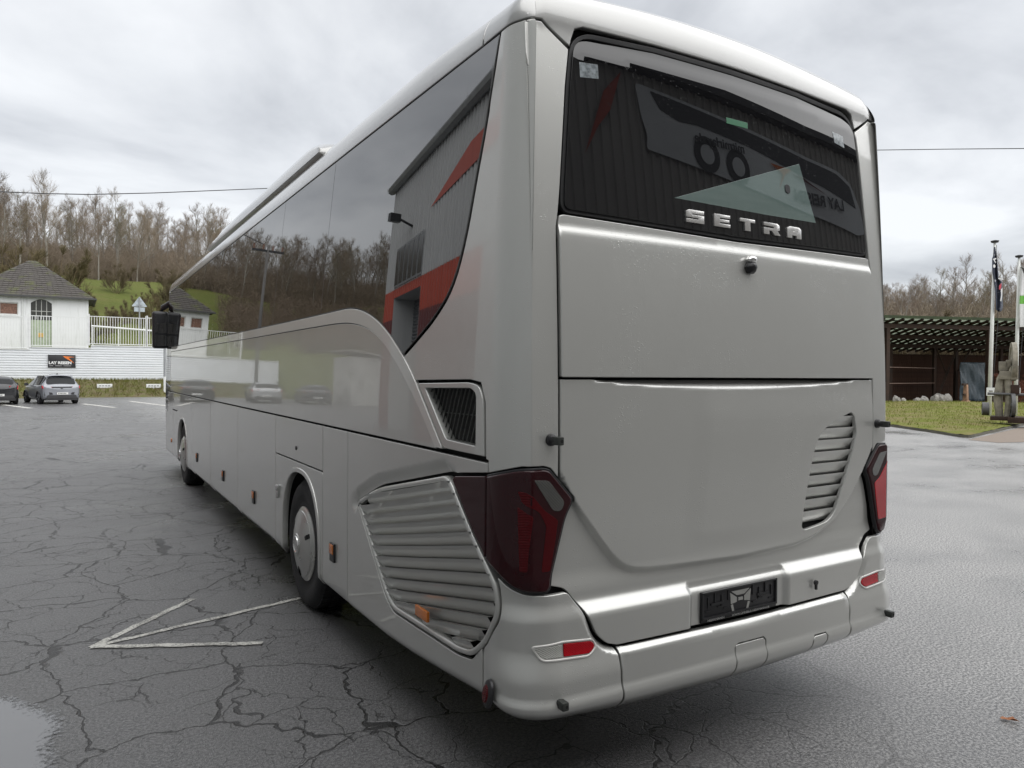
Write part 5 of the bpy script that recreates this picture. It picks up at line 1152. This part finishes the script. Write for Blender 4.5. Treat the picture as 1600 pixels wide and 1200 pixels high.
# ---- small fittings
def at(s, z, d=0.): return Vector(S(s, z, d)[0])
for sg in (1, -1):
    for z in (1.555, .495):
        dz = .026 if z < 1 else 0
        p = at(sg*1.10, z, dz); m = MB().lathe([(.0, .001), (.0, .026), (-.012, .024), (-.016, .017), (-.045, .016), (-.05, .001)], p, 'y', 18)
        b = m.build('bumper_bracket', M['plastic'], coach, world=True); autosmooth(b)
        c = MB().box(p+Vector((.004*0, -.052, 0)), (.030, .045, .034)); o = c.build('bracket_jaw', M['bracket'], b, world=True); o.matrix_parent_inverse = base_inv(coach)@Matrix.Identity(4) if False else o.matrix_parent_inverse; bevel(o, .005, 2)
        MB().lathe([(-.0, .001), (-.0, .007), (.004, .007)], p+Vector((.004, -.0752, 0)), 'y', 10).build('jaw_hole', M['dark'], o, world=True)
h = MB().lathe([(.0, .001), (.0, .034), (-.016, .036), (-.034, .026), (-.042, .012), (-.044, .001)], at(-.057, 2.352, .012), 'y', 6).build('lid_handle', M['plastic'], coach, world=True); bevel(h, .004)
c = at(-.057, 2.362, .012); o = MB().lathe([(.004, .001), (.0, .030), (-.018, .033), (-.030, .026), (-.034, .014), (-.035, .001)], c+Vector((0, -.005, .012)), 'y', 6).build('handle_cap', M['chrome'], h, world=True)
o.data.transform(Matrix.Translation(c+Vector((0, 0, .02))) @ Matrix.Scale(.62, 4, (0, 0, 1)) @ Matrix.Translation(-c)); bevel(o, .004)
k = MB().lathe([(0, .001), (0, .013), (-.012, .012), (-.013, .001)], at(-.526, .752, .03), 'y', 14).build('hatch_lock', M['plastic'], coach, world=True)
MB().box(at(-.526, .733, .036), (.012, .010, .034)).build('lock_tab', M['plastic'], k, world=True)
def marker(s, z, wd, hh, nm='side_marker', mat='amber', black=True, d=.0):
    p = at(s, z, d); sgn = -1 if s > 0 else 1
    a = MB().box(p+Vector((-.006, 0, 0)), (.016, wd, hh)).build(nm, M['plastic'] if black else M[mat], coach, world=True); bevel(a, .004)
    if black:
        b = MB().box(p+Vector((-.0155, 0, hh*.18)), (.010, wd*.80, hh*.50)).build('amber_lens', M[mat], a, world=True); bevel(b, .003)
    return a
for s in (3.57, 6.064, 7.732, 9.80): marker(s, .612, .095, .125)
o = marker(2.066, .632, .145, .052, black=False, d=.014); 
o = MB().lathe([(0, .001), (-.0, .038), (-.012, .034), (-.016, .001)], at(12.875, .595), 'x', 16).build('side_marker', M['amber'], coach, world=True); autosmooth(o)
# oval red corner marker
cp = at(1.36, .495, .028); o = MB().lathe([(0, .001), (0, .05), (-.010, .047), (-.018, .032), (-.021, .001)], (0, 0, 0), 'x', 24)
o = o.build('corner_marker', M['plastic'], coach, world=True); n = Vector(Sn(np.array([1.36]), np.array([.495]), d_bumper)[0]); rot = Vector((-1, 0, 0)).rotation_difference(n).to_matrix().to_4x4()
o.data.transform(Matrix.Translation(cp) @ rot @ Matrix.Scale(1.2, 4, (0, 0, 1)) @ Matrix.Scale(.85, 4, (0, 1, 0))); autosmooth(o)
q = MB().lathe([(0, .001), (0, .036), (-.006, .03), (-.009, .001)], (-.017, 0, 0), 'x', 20).build('red_lens', M['lens_deep'], o, world=True); q.data.transform(Matrix.Translation(cp) @ rot @ Matrix.Scale(1.1, 4, (0, 0, 1)) @ Matrix.Scale(.72, 4, (0, 1, 0))); autosmooth(q)
# locks on the flank
p = at(5.085, .82); o = MB().box(p+Vector((-.012, 0, .02)), (.03, .05, .05)).build('flap_catch', M['chrome'], coach, world=True); bevel(o, .01)
o2 = MB().box(p+Vector((-.012, .0, -.035)), (.022, .03, .07)).build('catch_pin', M['chrome'], o, world=True); bevel(o2, .008)
MB().lathe([(0, .001), (0, .017), (-.008, .015), (-.009, .001)], at(4.52, 1.228), 'x', 14).build('filler_lock', M['plastic'], coach, world=True)
MB().lathe([(0, .001), (0, .012), (-.006, .011), (-.007, .001)], at(12.6, 1.33), 'x', 12).build('door_lock', M['plastic'], coach, world=True)
MB().box(at(12.35, 1.155, .004)+Vector((0, 0, 0)), (.012, .55, .012)).build('door_step_edge', M['dark'], coach, world=True)

# ---- rear window: maker's letters, stickers, painted triangle of daylight
def letter(ch, polys, s0, z0, cw, chh, holes=()):
    V = []; F = []
    for poly in polys:
        p = np.array([(s0-x*cw, z0+y*chh) for x, y in poly])
        if area2(p) < 0: p = p[::-1]
        vo, _, fo, _, _, _ = delaunay_2d_cdt([Vector(q) for q in p], [(j, (j+1) % len(p)) for j in range(len(p))], [], 1, 1e-6)
        P = np.array([tuple(v) for v in vo]); k = len(V); n = len(P)
        V += list(S(P[:, 0], P[:, 1], .014))+list(S(P[:, 0], P[:, 1], .004))
        F += [[k+i for i in f] for f in fo]; F += [(k+j, k+(j+1) % len(p), k+n+(j+1) % len(p), k+n+j) for j in range(len(p))]
    o = mesh('letter', V, F, M['letter'], rear_window, False, True); bevel(o, .0014, 2); return o
LT = {'S': [[(0, .0), (1, 0), (1, .62), (.34, .62), (.34, .70), (1, .70), (1, 1), (.16, 1), (0, .86), (0, .40), (.66, .40), (.66, .29), (0, .29)]],
      'E': [[(0, 0), (1, 0), (1, .27), (.36, .27), (.36, .38), (.94, .38), (.94, .62), (.36, .62), (.36, .73), (1, .73), (1, 1), (0, 1)]],
      'T': [[(.32, 0), (.68, 0), (.68, .72), (1, .72), (1, 1), (0, 1), (0, .72), (.32, .72)]],
      'R': [[(0, 0), (.34, 0), (.34, .33), (.5, .33), (.68, 0), (1.06, 0), (.86, .35), (1, .46), (1, .86), (.86, 1), (0, 1), (0, .72), (.64, .72), (.64, .56), (0, .56)]],
      'A': [[(0, 0), (.34, 0), (.34, .24), (.66, .24), (.66, 0), (1, 0), (1, .84), (.84, 1), (.2, 1), (0, .84), (0, .44), (.66, .44), (.66, .72), (.34, .72), (.34, .50), (0, .50)]]}
for ch, a, b in (('S', .352, .238), ('E', .172, .064), ('T', -.004, -.112), ('R', -.176, -.296), ('A', -.355, -.468)):
    letter(ch, LT[ch], a, 2.533, abs(a-b), .060)
t = NT('grey_sticker'); nz = t.noise(45., detail=5); t.P(Base_Color=t.ramp(nz.outputs[0], [(.35, (.10, .12, .13)), (.65, (.30, .34, .36))]), Roughness=.25, Coat_Weight=.6); M['sticker'] = t.m
t = NT('pale_green_painted_light'); nz = t.noise(3., t.mapping((.6, .6, 5)), detail=3); t.P(Base_Color=t.ramp(nz.outputs[0], [(.3, (.13, .18, .168)), (.7, (.17, .225, .21))]), Roughness=.0, IOR=1.75); M['painted_light'] = t.m
kw = dict(h=.03, gap=0., rim=.0008, flange=.001)
panel('sticker', [(.925, 3.158), (.828, 3.168), (.826, 3.105), (.924, 3.092)], M['sticker'], rear_window, off=.0055, **kw)
panel('sticker', [(-.77, 3.165), (-.855, 3.155), (-.865, 3.09), (-.785, 3.105)], M['sticker'], rear_window, off=.0055, **kw)
panel('painted_light_triangle', [(.416, 2.637), (-.483, 2.935), (-.604, 2.637), (-.2, 2.632)], M['painted_light'], rear_window, off=.0055, **kw)  # opaque pale patch: daylight seen through the glass, put into the colour
panel('suction_cup', rnd([(-.355, 2.81), (-.395, 2.81), (-.40, 2.765), (-.36, 2.765)], .02), M['plastic'], rear_window, off=.009, **kw)
M['green'] = simple('green_label', (.02, .16, .07), .3, vary=.05)
gl = panel('exit_label', [(.055, 3.080), (-.095, 3.080), (-.095, 3.050), (.055, 3.050)], M['green'], rear_window, off=.0055, **kw)
pp = at(-.02, 3.065, .0075); 
M['txtwhite'] = simple('white_lettering', (.75, .75, .74), .5, vary=.04)
# ---- plate holder
pc = at(.015, .738, -.010); pr = (R(90), 0, 0)
pl = MB().box(pc+Vector((0, -.004, 0)), (.525, .020, .146)).build('plate_holder', M['plastic'], coach, world=True); bevel(pl, .005)
f = MB()
for sx in (-1, 1):
    f.box(pc+Vector((sx*.255, -.017, .008)), (.010, .008, .126)); f.box(pc+Vector((sx*.16, -.017, .010)), (.085, .006, .010))
    for i in range(4): f.box(pc+Vector((sx*(.085+.045*i), -.016, .04-.02*(i % 2))), (.006, .006, .05)); f.box(pc+Vector((sx*(.10+.04*i), -.016, -.02+.012*(i % 3))), (.034, .005, .005))
f.box(pc+Vector((0, -.017, .068)), (.515, .008, .008)); f.box(pc+Vector((0, -.018, -.050)), (.515, .010, .010))
f.build('holder_ribs', M['plastic'], pl, world=True)
cl = MB()
for sx in (-1, 1):
    cl.add([pc+Vector((sx*x, -.0165, z)) for x, z in ((.072, .046), (.026, .018), (.026, -.004), (.066, -.010))]+[pc+Vector((sx*x, -.012, z)) for x, z in ((.072, .046), (.026, .018), (.026, -.004), (.066, -.010))], [(0, 1, 2, 3), (7, 6, 5, 4), (0, 4, 5, 1), (1, 5, 6, 2), (2, 6, 7, 3), (3, 7, 4, 0)])
    cl.add([pc+Vector((sx*x, -.0165, z)) for x, z in ((.066, -.016), (.052, -.013), (.042, -.046), (.056, -.046))]+[pc+Vector((sx*x, -.012, z)) for x, z in ((.066, -.016), (.052, -.013), (.042, -.046), (.056, -.046))], [(0, 1, 2, 3), (7, 6, 5, 4), (0, 4, 5, 1), (1, 5, 6, 2), (2, 6, 7, 3), (3, 7, 4, 0)])
cl.add([pc+Vector((x, -.0165, z)) for x, z in ((-.062, .050), (.062, .050), (.026, .028), (-.026, .028))]+[pc+Vector((x, -.012, z)) for x, z in ((-.062, .050), (.062, .050), (.026, .028), (-.026, .028))], [(0, 1, 2, 3), (7, 6, 5, 4), (0, 4, 5, 1), (1, 5, 6, 2), (2, 6, 7, 3), (3, 7, 4, 0)])
cl.box(pc+Vector((0, -.0145, .008)), (.032, .006, .014))
M['clip'] = simple('pale_plastic', (.36, .36, .34), .5)
cl.build('plate_clip', M['clip'], pl, world=True)
text('holder_text', 'HERRMANN', .0165, M['txtwhite'], pc+Vector((-.165, -.0155, -.0645)), pr, pl, sx=1.25)
text('holder_text', 'WWW.OMNIBUS-HERRMANN.DE', .0155, M['txtwhite'], pc+Vector((.075, -.0155, -.0645)), pr, pl, sx=1.15)

# ---- wheels
def wheel(y, x0=.045, name='wheel', side=1):
    X = lambda a: a
    root = None
    T = [(.0, .285), (-.004+.004, .30), (.002, .33), (-.012, .36), (-.015, .42), (-.004, .465), (.03, .487), (.06, .492), (.24, .492), (.27, .487), (.30, .46), (.30, .30)]
    c = (x0, y, .492)
    o = MB().lathe([(a, r) for a, r in T], c, 'x', 64).build(name, M['tyre'], coach, world=True); autosmooth(o, 50)
    blk = MB()
    for k in range(72):
        q = 2*math.pi*k/72
        for sx in (.06, .15, .235):
            blk.box(Vector(c)+Vector((sx, .492*math.cos(q), .492*math.sin(q))), (.065, .030, .010), Matrix.Rotation(q-math.pi/2, 3, 'X'))
    blk.build('tread', M['tyre'], o, world=True)
    cap = MB().lathe([(.03, .285), (-.006, .285), (-.012, .275), (-.02, .262), (-.022, .255), (-.028, .25), (-.050, .17), (-.062, .10), (-.064, .085), (-.072, .08), (-.075, .001)], c, 'x', 64).build('wheel_cap', M['cap'], o, world=True); autosmooth(cap, 28)
    for k in range(3):
        sl = MB()
        q = R(35)+k*2*math.pi/3
        for j in range(2):
            rr = .19+.03*j; sl.box(Vector(c)+Vector((-.0455+.009*j+.003, rr*math.cos(q), rr*math.sin(q))), (.012, .075-.02*j, .030), Matrix.Rotation(q, 3, 'X'))
        sl.build('cap_slot', M['dark'], cap, world=True)
    hb = MB().lathe([(-.068, .07), (-.079, .066), (-.079, .058), (-.073, .05), (-.074, .001)], c, 'x', 32).build('hub_badge', M['chrome'], cap, world=True); autosmooth(hb, 30)
    return o
wl = [wheel(3.225), wheel(10.30)]
for o in list(wl):      # the same wheels on the other flank
    c = copy_tree(o, coach); c.matrix_parent_inverse = base_inv(coach)
    def tx(q, m):
        q.matrix_parent_inverse = m
    c.matrix_basis = Matrix.Translation((W_, 0, 0)) @ Matrix.Rotation(math.pi, 4, 'Z') @ Matrix.Translation((0, -2*(3.225 if o is wl[0] else 10.30), 0))
for c, hw in ((3.225, .56), (10.25, .60)):
    V = []; F = []
    for i in range(25):
        q = math.pi*i/24
        for x in (.03, .62): V.append((x, c-hw*math.cos(q), .50+.60*math.sin(q)))
    F = [(2*i, 2*i+1, 2*i+3, 2*i+2) for i in range(24)]
    V += [(.62, c-hw, .3), (.62, c+hw, .3), (.62, c+hw, 1.1), (.62, c-hw, 1.1)]; k = 50; F.append((k, k+1, k+2, k+3))
    mesh('wheel_well', V, F, M['dark'], coach, True, True)
# ---- mirror on the front corner
mr = MB().box((-.07, 12.86, 2.595), (.27, .22, .70), taper=1.04).build('wing_mirror', M['plastic'], coach, world=True); bevel(mr, .065, 4)
MB().box((-.07, 12.752, 2.70), (.20, .010, .34)).build('mirror_glass', M['glass'], mr, world=True)
MB().box((-.07, 12.752, 2.39), (.20, .010, .20)).build('mirror_glass', M['glass'], mr, world=True)
MB().tube([(.30, 12.45, 3.22), (.12, 12.75, 3.12), (-.02, 12.86, 3.02), (-.06, 12.86, 2.92)], [.05, .05, .055, .05], 10).build('mirror_arm', M['plastic'], mr, smooth=True, world=True)
# ================================================================ PARKED CARS
M['car_glass'] = simple('car_glass', (.012, .014, .016), .06, vary=.1, spec=.25)
M['rim'] = simple('dark_alloy', (.10, .10, .105), .35, metal=.7)
M['plate_white'] = simple('plate_white', (.70, .70, .68), .4, vary=.03)
def car(name, label, loc, rz, body, kind, low=(.03, .03, .032)):
    """hatchback lofted from cross-sections: y 0 at the tail, nose at y = L"""
    root = thing(name, label, 'car', loc, rz, 'cars parked nose-in below the white wall')
    bm_ = NT(name+'_lacquer'); nz = bm_.noise(3.); bm_.P(Base_Color=bm_.mix(nz.outputs[0], tuple(q*.95 for q in body), tuple(q*1.05 for q in body)), Metallic=.35, Roughness=.35, Coat_Weight=1., Coat_Roughness=.03); bm = bm_.m
    L_ = 4.28; hh = {'grey': 1.56, 'black': 1.47, 'silver': 1.50, 'dark': 1.40}[kind]
    # stations: y, half width, belt height, roof height, roof half width, sill
    st = [(0.00, .74, .86, .86, .60, .42), (.06, .84, .97, .98, .66, .32), (.16, .88, 1.02, 1.06, .66, .26), (.34, .895, 1.03, hh-.16, .60, .24), (.52, .90, 1.02, hh-.06, .60, .22), (.85, .905, 1.01, hh-.01, .60, .21), (1.5, .905, .99, hh, .59, .20), (2.1, .90, .97, hh-.02, .58, .20), (2.7, .90, .96, hh-.14, .55, .20), (3.15, .89, .955, hh-.42, .56, .20), (3.35, .885, .95, .97, .62, .20), (3.8, .86, .88, .90, .62, .22), (4.1, .80, .76, .78, .58, .26), (4.26, .70, .60, .62, .5, .34)]
    V = []; rows = []
    for y, w_, zb, zr_, wr, zs_ in st:
        half = [(w_*.86, zs_), (w_*.97, zs_+.06), (w_, (zs_+zb)*.5), (w_*.985, zb-.05), (w_*.955, zb), (wr+.03 if zr_ > zb+.1 else wr+.06, zr_-.045 if zr_ > zb+.1 else zb+.005), (wr*.8, zr_), (0, zr_+.025)]
        rows.append(half+[(-x, z) for x, z in half[::-1][1:]])
    n = len(rows[0])
    for (y, *_), r_ in zip(st, rows): V += [(x, y, z) for x, z in r_]
    B = []; G = []
    for i in range(len(st)-1):
        for j in range(n-1):
            f = (i*n+j, i*n+j+1, (i+1)*n+j+1, (i+1)*n+j)
            side = j in (4, n-6); top = j in (5, 6, n-8, n-7)
            if (side and 3 <= i <= 8) or (top and i in (8, 9)) or (top and i == 2): G.append(f)
            else: B.append(f)
    B.append(tuple(range(n-1, -1, -1))); B.append(tuple((len(st)-1)*n+j for j in range(n)))
    o = mesh('body', V, B, bm, root); md = o.modifiers.new('smooth', 'SUBSURF'); md.levels = 1; md.render_levels = 2; autosmooth(o, 50)
    g = mesh('window', [(x*.997, y, z-.004) for x, y, z in V], G, M['car_glass'], root); autosmooth(g, 50)
    for i in (5, 7):                                  # door pillars
        for s_ in (-1, 1):
            a, b = Vector(V[i*n+4]), Vector(V[i*n+5]); MB().tube([(s_*a.x*1.0, a.y, a.z), (s_*b.x*1.0, b.y, b.z)], .028, 5).build('door_pillar', bm if i == 7 else M['plastic'], root)
    if kind == 'grey':
        MB().box((0, .40, hh-.025), (1.22, .34, .04), taper=.9).build('spoiler', bm, root); MB().box((0, .9, hh+.05), (.05, .14, .07), taper=.4).build('roof_fin', M['plastic'], root)
    # rear window panel, lamps, bumper, plate
    rw_ = MB().add([(-.60, .155, 1.07), (.60, .155, 1.07), (.53, .36, hh-.15), (-.53, .36, hh-.15), (-.60, .20, 1.07), (.60, .20, 1.07), (.53, .40, hh-.15), (-.53, .40, hh-.15)], [(0, 1, 2, 3), (0, 4, 5, 1), (1, 5, 6, 2), (2, 6, 7, 3), (3, 7, 4, 0)]).build('rear_window', M['car_glass'], root)
    for s_ in (-1, 1):
        if kind == 'grey': lp_ = MB().add([(s_*x, y, z) for x, y, z in ((.885, .17, .985), (.45, .015, .93), (.45, .015, .885), (.86, .06, .845), (.885, .28, .985), (.45, .1, .93), (.45, .1, .885), (.88, .2, .845))], [(0, 1, 2, 3), (0, 4, 5, 1), (2, 6, 7, 3), (3, 7, 4, 0)])
        else: lp_ = MB().add([(s_*x, y, z) for x, y, z in ((.885, .20, .98), (.48, .02, .97), (.48, .015, .82), (.86, .06, .80), (.885, .3, .98), (.48, .1, .97), (.48, .1, .82), (.88, .2, .80))], [(0, 1, 2, 3), (0, 4, 5, 1), (2, 6, 7, 3), (3, 7, 4, 0)])
        lp_.build('tail_light', M['lens_red'], root)
        MB().box((s_*.98, 2.85, 1.02), (.20, .12, .15), taper=.8).build('door_mirror', M['plastic'], root)
        for y in (.78, 3.42):
            tw = MB().lathe([(-.10, .20), (-.11, .28), (-.08, .325), (.08, .33), (.11, .28), (.11, .001)], (0, 0, 0), 'x', 26).build('wheel', M['tyre'], root); tw.location = (s_*.80, y, .33); tw.rotation_euler = (0, 0, 0 if s_ < 0 else math.pi); autosmooth(tw, 40)
            rm = MB(); rm.lathe([(-.09, .001), (-.105, .05), (-.10, .06)], (0, 0, 0), 'x', 12); rm.lathe([(-.10, .19), (-.115, .215), (-.10, .225)], (0, 0, 0), 'x', 26)
            for k in range(5): q = 2*math.pi*k/5; rm.tube([(-.10, .04*math.cos(q), .04*math.sin(q)), (-.105, .20*math.cos(q), .20*math.sin(q))], .028, 4)
            rm.build('rim', M['rim'], tw)
            wa = MB(); 
            pts = [(s_*.905, y+.37*math.cos(math.pi*i/10), .33+.37*math.sin(math.pi*i/10)) for i in range(11)]; wa.tube(pts, .03, 5).build('wheel_arch', M['plastic'], root)
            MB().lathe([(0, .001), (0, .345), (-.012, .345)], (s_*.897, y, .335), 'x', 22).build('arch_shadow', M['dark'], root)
    dk = simple(name+'_cladding', low, .5)
    MB().box((0, .03, .40), (1.46, .10, .17), taper=.9).build('bumper_insert', dk, root); MB().box((0, .14, .27), (1.50, .26, .12)).build('diffuser', dk, root)
    if kind == 'grey':
        MB().box((0, .012, .905), (.92, .05, .055)).build('lamp_strip', dk, root); MB().lathe([(0, .001), (-.0, .055), (-.02, .05), (-.022, .001)], (0, -.012, .87), 'y', 14).build('badge', M['rim'], root)
        for s_ in (-1, 1): MB().add([(s_*x, y, z) for x, y, z in ((.80, .045, .66), (.46, -.01, .62), (.42, -.01, .52), (.80, .045, .46), (.80, .2, .66), (.46, .1, .62), (.42, .1, .52), (.80, .2, .46))], [(0, 1, 2, 3), (0, 4, 5, 1), (1, 5, 6, 2), (2, 6, 7, 3), (3, 7, 4, 0)]).build('bumper_vent', dk, root)
    pz = .57 if kind == 'grey' else .50
    p_ = MB().box((.02, -.025, pz), (.52, .03, .115)).build('number_plate', M['plate_white'], root)
    for k in range(6): MB().box((-.16+.065*k, -.042, pz), (.034, .004, .055)).build('plate_character', M['plastic'], p_)
    return root
car('parked_car', 'grey hatchback with black rear window parked below the black company board', (-1.95, 42.9, 0), R(15), (.25, .26, .285), 'grey')
car('parked_car', 'black hatchback with lit-looking red tail lights, cut by the left edge of the photo', (-4.75, 43.1, 0), R(7), (.012, .013, .016), 'black')
car('parked_car', 'silver car, mirrored in the coach flank beside the black one', (-8.7, 43.2, 0), R(6), (.42, .43, .44), 'silver')
car('parked_car', 'dark blue-grey car, mirrored in the coach flank furthest to the left of the row', (-11.8, 43.0, 0), R(6), (.03, .034, .045), 'dark')
M['concrete2'] = simple('stained_render', (.50, .50, .48), .85, vary=.25, scale=1.5)
# white outbuilding, mirrored only
ob = thing('outbuilding', 'small white outbuilding with a pale lean-to roof, mirrored in the coach flank', 'building', (-15.5, 43.5, 0))
MB().box((-15.3, 45., 1.75), (2.7, 4., 3.5)).build('wall', M['concrete2'], ob, world=True); MB().add([(-16.9, 42.7, 3.45), (-13.7, 42.7, 3.85), (-13.7, 47.3, 3.85), (-16.9, 47.3, 3.45), (-16.9, 42.7, 3.6), (-13.7, 42.7, 4.0), (-13.7, 47.3, 4.0), (-16.9, 47.3, 3.6)], [(3, 2, 1, 0), (4, 5, 6, 7), (0, 1, 5, 4), (1, 2, 6, 5), (2, 3, 7, 6), (3, 0, 4, 7)]).build('roof', M['stone'], ob, world=True)
MB().box((-15.2, 42.97, 1.05), (.95, .06, 2.1)).build('door', M['frame'], ob, world=True)
# utility pole and cables
up = thing('utility_pole', 'concrete utility pole with a crossarm, mirrored in the coach windows', 'pole', (-8.4, 45, 0)); M['concrete'] = simple('pale_concrete', (.13, .125, .12), .85)
MB().tube([(-8.4, 45, 0), (-8.4, 45, 10.6)], [.12, .08], 12).build('shaft', M['concrete'], up, smooth=True, world=True); MB().box((-8.4, 45, 10.2), (2.0, .12, .14)).build('crossarm', M['plastic'], up, world=True)
for x in (-9.3, -8.7, -8.1, -7.5): MB().tube([(x, 45, 10.27), (x, 45, 10.6)], .06, 8).build('insulator', M['rust'], up, world=True)
def cable(label, P, r):
    pts = []
    for a, b in zip(P[:-1], P[1:]):
        for i in range(10): pts.append(Vector(a).lerp(Vector(b), i/10))
    pts.append(Vector(P[-1])); return prop(MB().tube(pts, r, 6).build('overhead_cable', M['plastic']), label, 'cable', 'overhead cables')
cable('thin dark overhead cable crossing the sky above the wood on the left', [(-8.1, 45, 10.6), tuple(at_y(-60, 297, 45.)), tuple(at_y(0, 299.5, 45.2)), tuple(at_y(70, 302.5, 45.6)), tuple(at_y(140, 303.8, 46)), tuple(at_y(240, 301.5, 46.8)), tuple(at_y(340, 297.5, 47.6)), tuple(at_y(425, 294, 48.4)), tuple(at_y(560, 284, 50)), tuple(at_y(760, 262, 55))], .028)
cable('thin dark overhead cable crossing the sky right of the coach', [tuple(at_depth(1150, 240, 52)), tuple(at_depth(1300, 236.5, 48)), tuple(at_depth(1370, 234.5, 46)), tuple(at_depth(1480, 233, 43)), tuple(at_depth(1600, 232, 40)), tuple(at_depth(1800, 230, 36))], .024)
# printed coach on the hall wall, mirrored in the rear window
mu = thing('coach_mural', 'printed picture of a white coach on the dark hall, mirrored in the rear window', 'mural', (13, -8.4, 7.)); MY = -8.40
M['mural_white'] = simple('mural_white', (.74, .77, .80), .5, vary=.08, scale=1.); M['mural_dark'] = simple('mural_black', (.05, .054, .06), .4)
def mural(nm, pts, mat, k, par=mu):
    V = [(x, MY+.012*k, z) for x, z in pts]; n_ = len(pts)
    vo, _, fo, _, _, _ = delaunay_2d_cdt([Vector(q) for q in pts], [(j, (j+1) % n_) for j in range(n_)], [], 1, 1e-6)
    return mesh(nm, V, [tuple(f) for f in fo], mat, par, world=True)
body_m = mural('printed_body', rnd([(7.85, 9.0), (7.95, 8.2), (8.1, 7.75), (8.0, 7.45), (17.7, 6.75), (18.4, 6.9), (18.2, 7.6), (17.6, 8.35), (16.8, 8.6)], .15), M['mural_white'], 0)
mural('printed_windows', rnd([(8.3, 8.9), (8.6, 8.5), (9.2, 8.35), (9.9, 8.40), (12.0, 8.30), (15.8, 7.90), (17.8, 7.6), (17.5, 8.25), (16.6, 8.5)], .08), M['mural_dark'], 1)
for x, z in ((10.15, 7.72), (11.4, 7.64)):
    mural('printed_wheel', [(x+.50*math.cos(q*.3142), z+.46*math.sin(q*.3142)) for q in range(20)], M['mural_dark'], 2); mural('printed_rim', [(x+.27*math.cos(q*.3142), z+.25*math.sin(q*.3142)) for q in range(20)], M['mural_white'], 3)
mural('swoosh', [(12.9, 8.05), (14.0, 8.06), (13.6, 7.85), (13.2, 7.35), (13.5, 7.85)], M['orange'], 4); mural('swoosh', [(13.9, 7.95), (14.6, 7.98), (15.9, 7.65), (14.8, 7.86)], M['maroon'], 4)
mural('red_slash', [(7.45, 9.15), (6.85, 8.55), (6.15, 7.0), (6.6, 7.7), (7.0, 8.15)], M['red_clad'], 1)
text('mural_text', 'LAY REISEN', .46, M['mural_dark'], (15.4, MY+.06, 7.42), (R(90), R(3), R(180)), mu, .003, 1.2, .012)
text('mural_text', 'mitmirlay.de', .34, M['mural_dark'], (10.7, MY+.06, 8.10), (R(90), R(3), R(180)), mu, .003, 1.2, .008)
# fallen leaf
q = ground(1576, 1127); t = NT('dry_leaf'); nz = t.noise(60.); t.P(Base_Color=t.mix(nz.outputs[0], (.28, .10, .04), (.42, .19, .09)), Roughness=.7)
lv = [(-.040, .0, .004), (-.026, .016, .010), (-.008, .020, .004), (.004, .012, .012), (.020, .018, .018), (.030, .006, .012), (.048, .002, .004), (.030, -.006, .016), (.016, -.018, .020), (.0, -.010, .006), (-.016, -.020, .012), (-.030, -.012, .006)]
k = len(lv); V = [(0, 0, .004)]+lv; o = mesh('fallen_leaf', V, [(0, i+1, (i+1) % k+1) for i in range(k)], t.m); md = o.modifiers.new('t', 'SOLIDIFY'); md.thickness = .0015
o.location = (q[0], q[1], .004); o.rotation_euler = (0, 0, -1.0); prop(o, 'dry curled brown leaf lying on the asphalt at the right', 'leaf')
# all lettering becomes real meshes
dg = bpy.context.evaluated_depsgraph_get()
for o in [o for o in bpy.data.objects if o.type == 'FONT']:
    me = bpy.data.meshes.new_from_object(o.evaluated_get(dg)); me.name = o.name
    p_ = o.parent; nm = o.name; n2 = bpy.data.objects.new('lettering', me); COL.objects.link(n2); n2.parent = p_; n2.matrix_parent_inverse = o.matrix_parent_inverse.copy(); n2.location = o.location; n2.rotation_euler = o.rotation_euler; n2.scale = o.scale
    bpy.data.objects.remove(o)
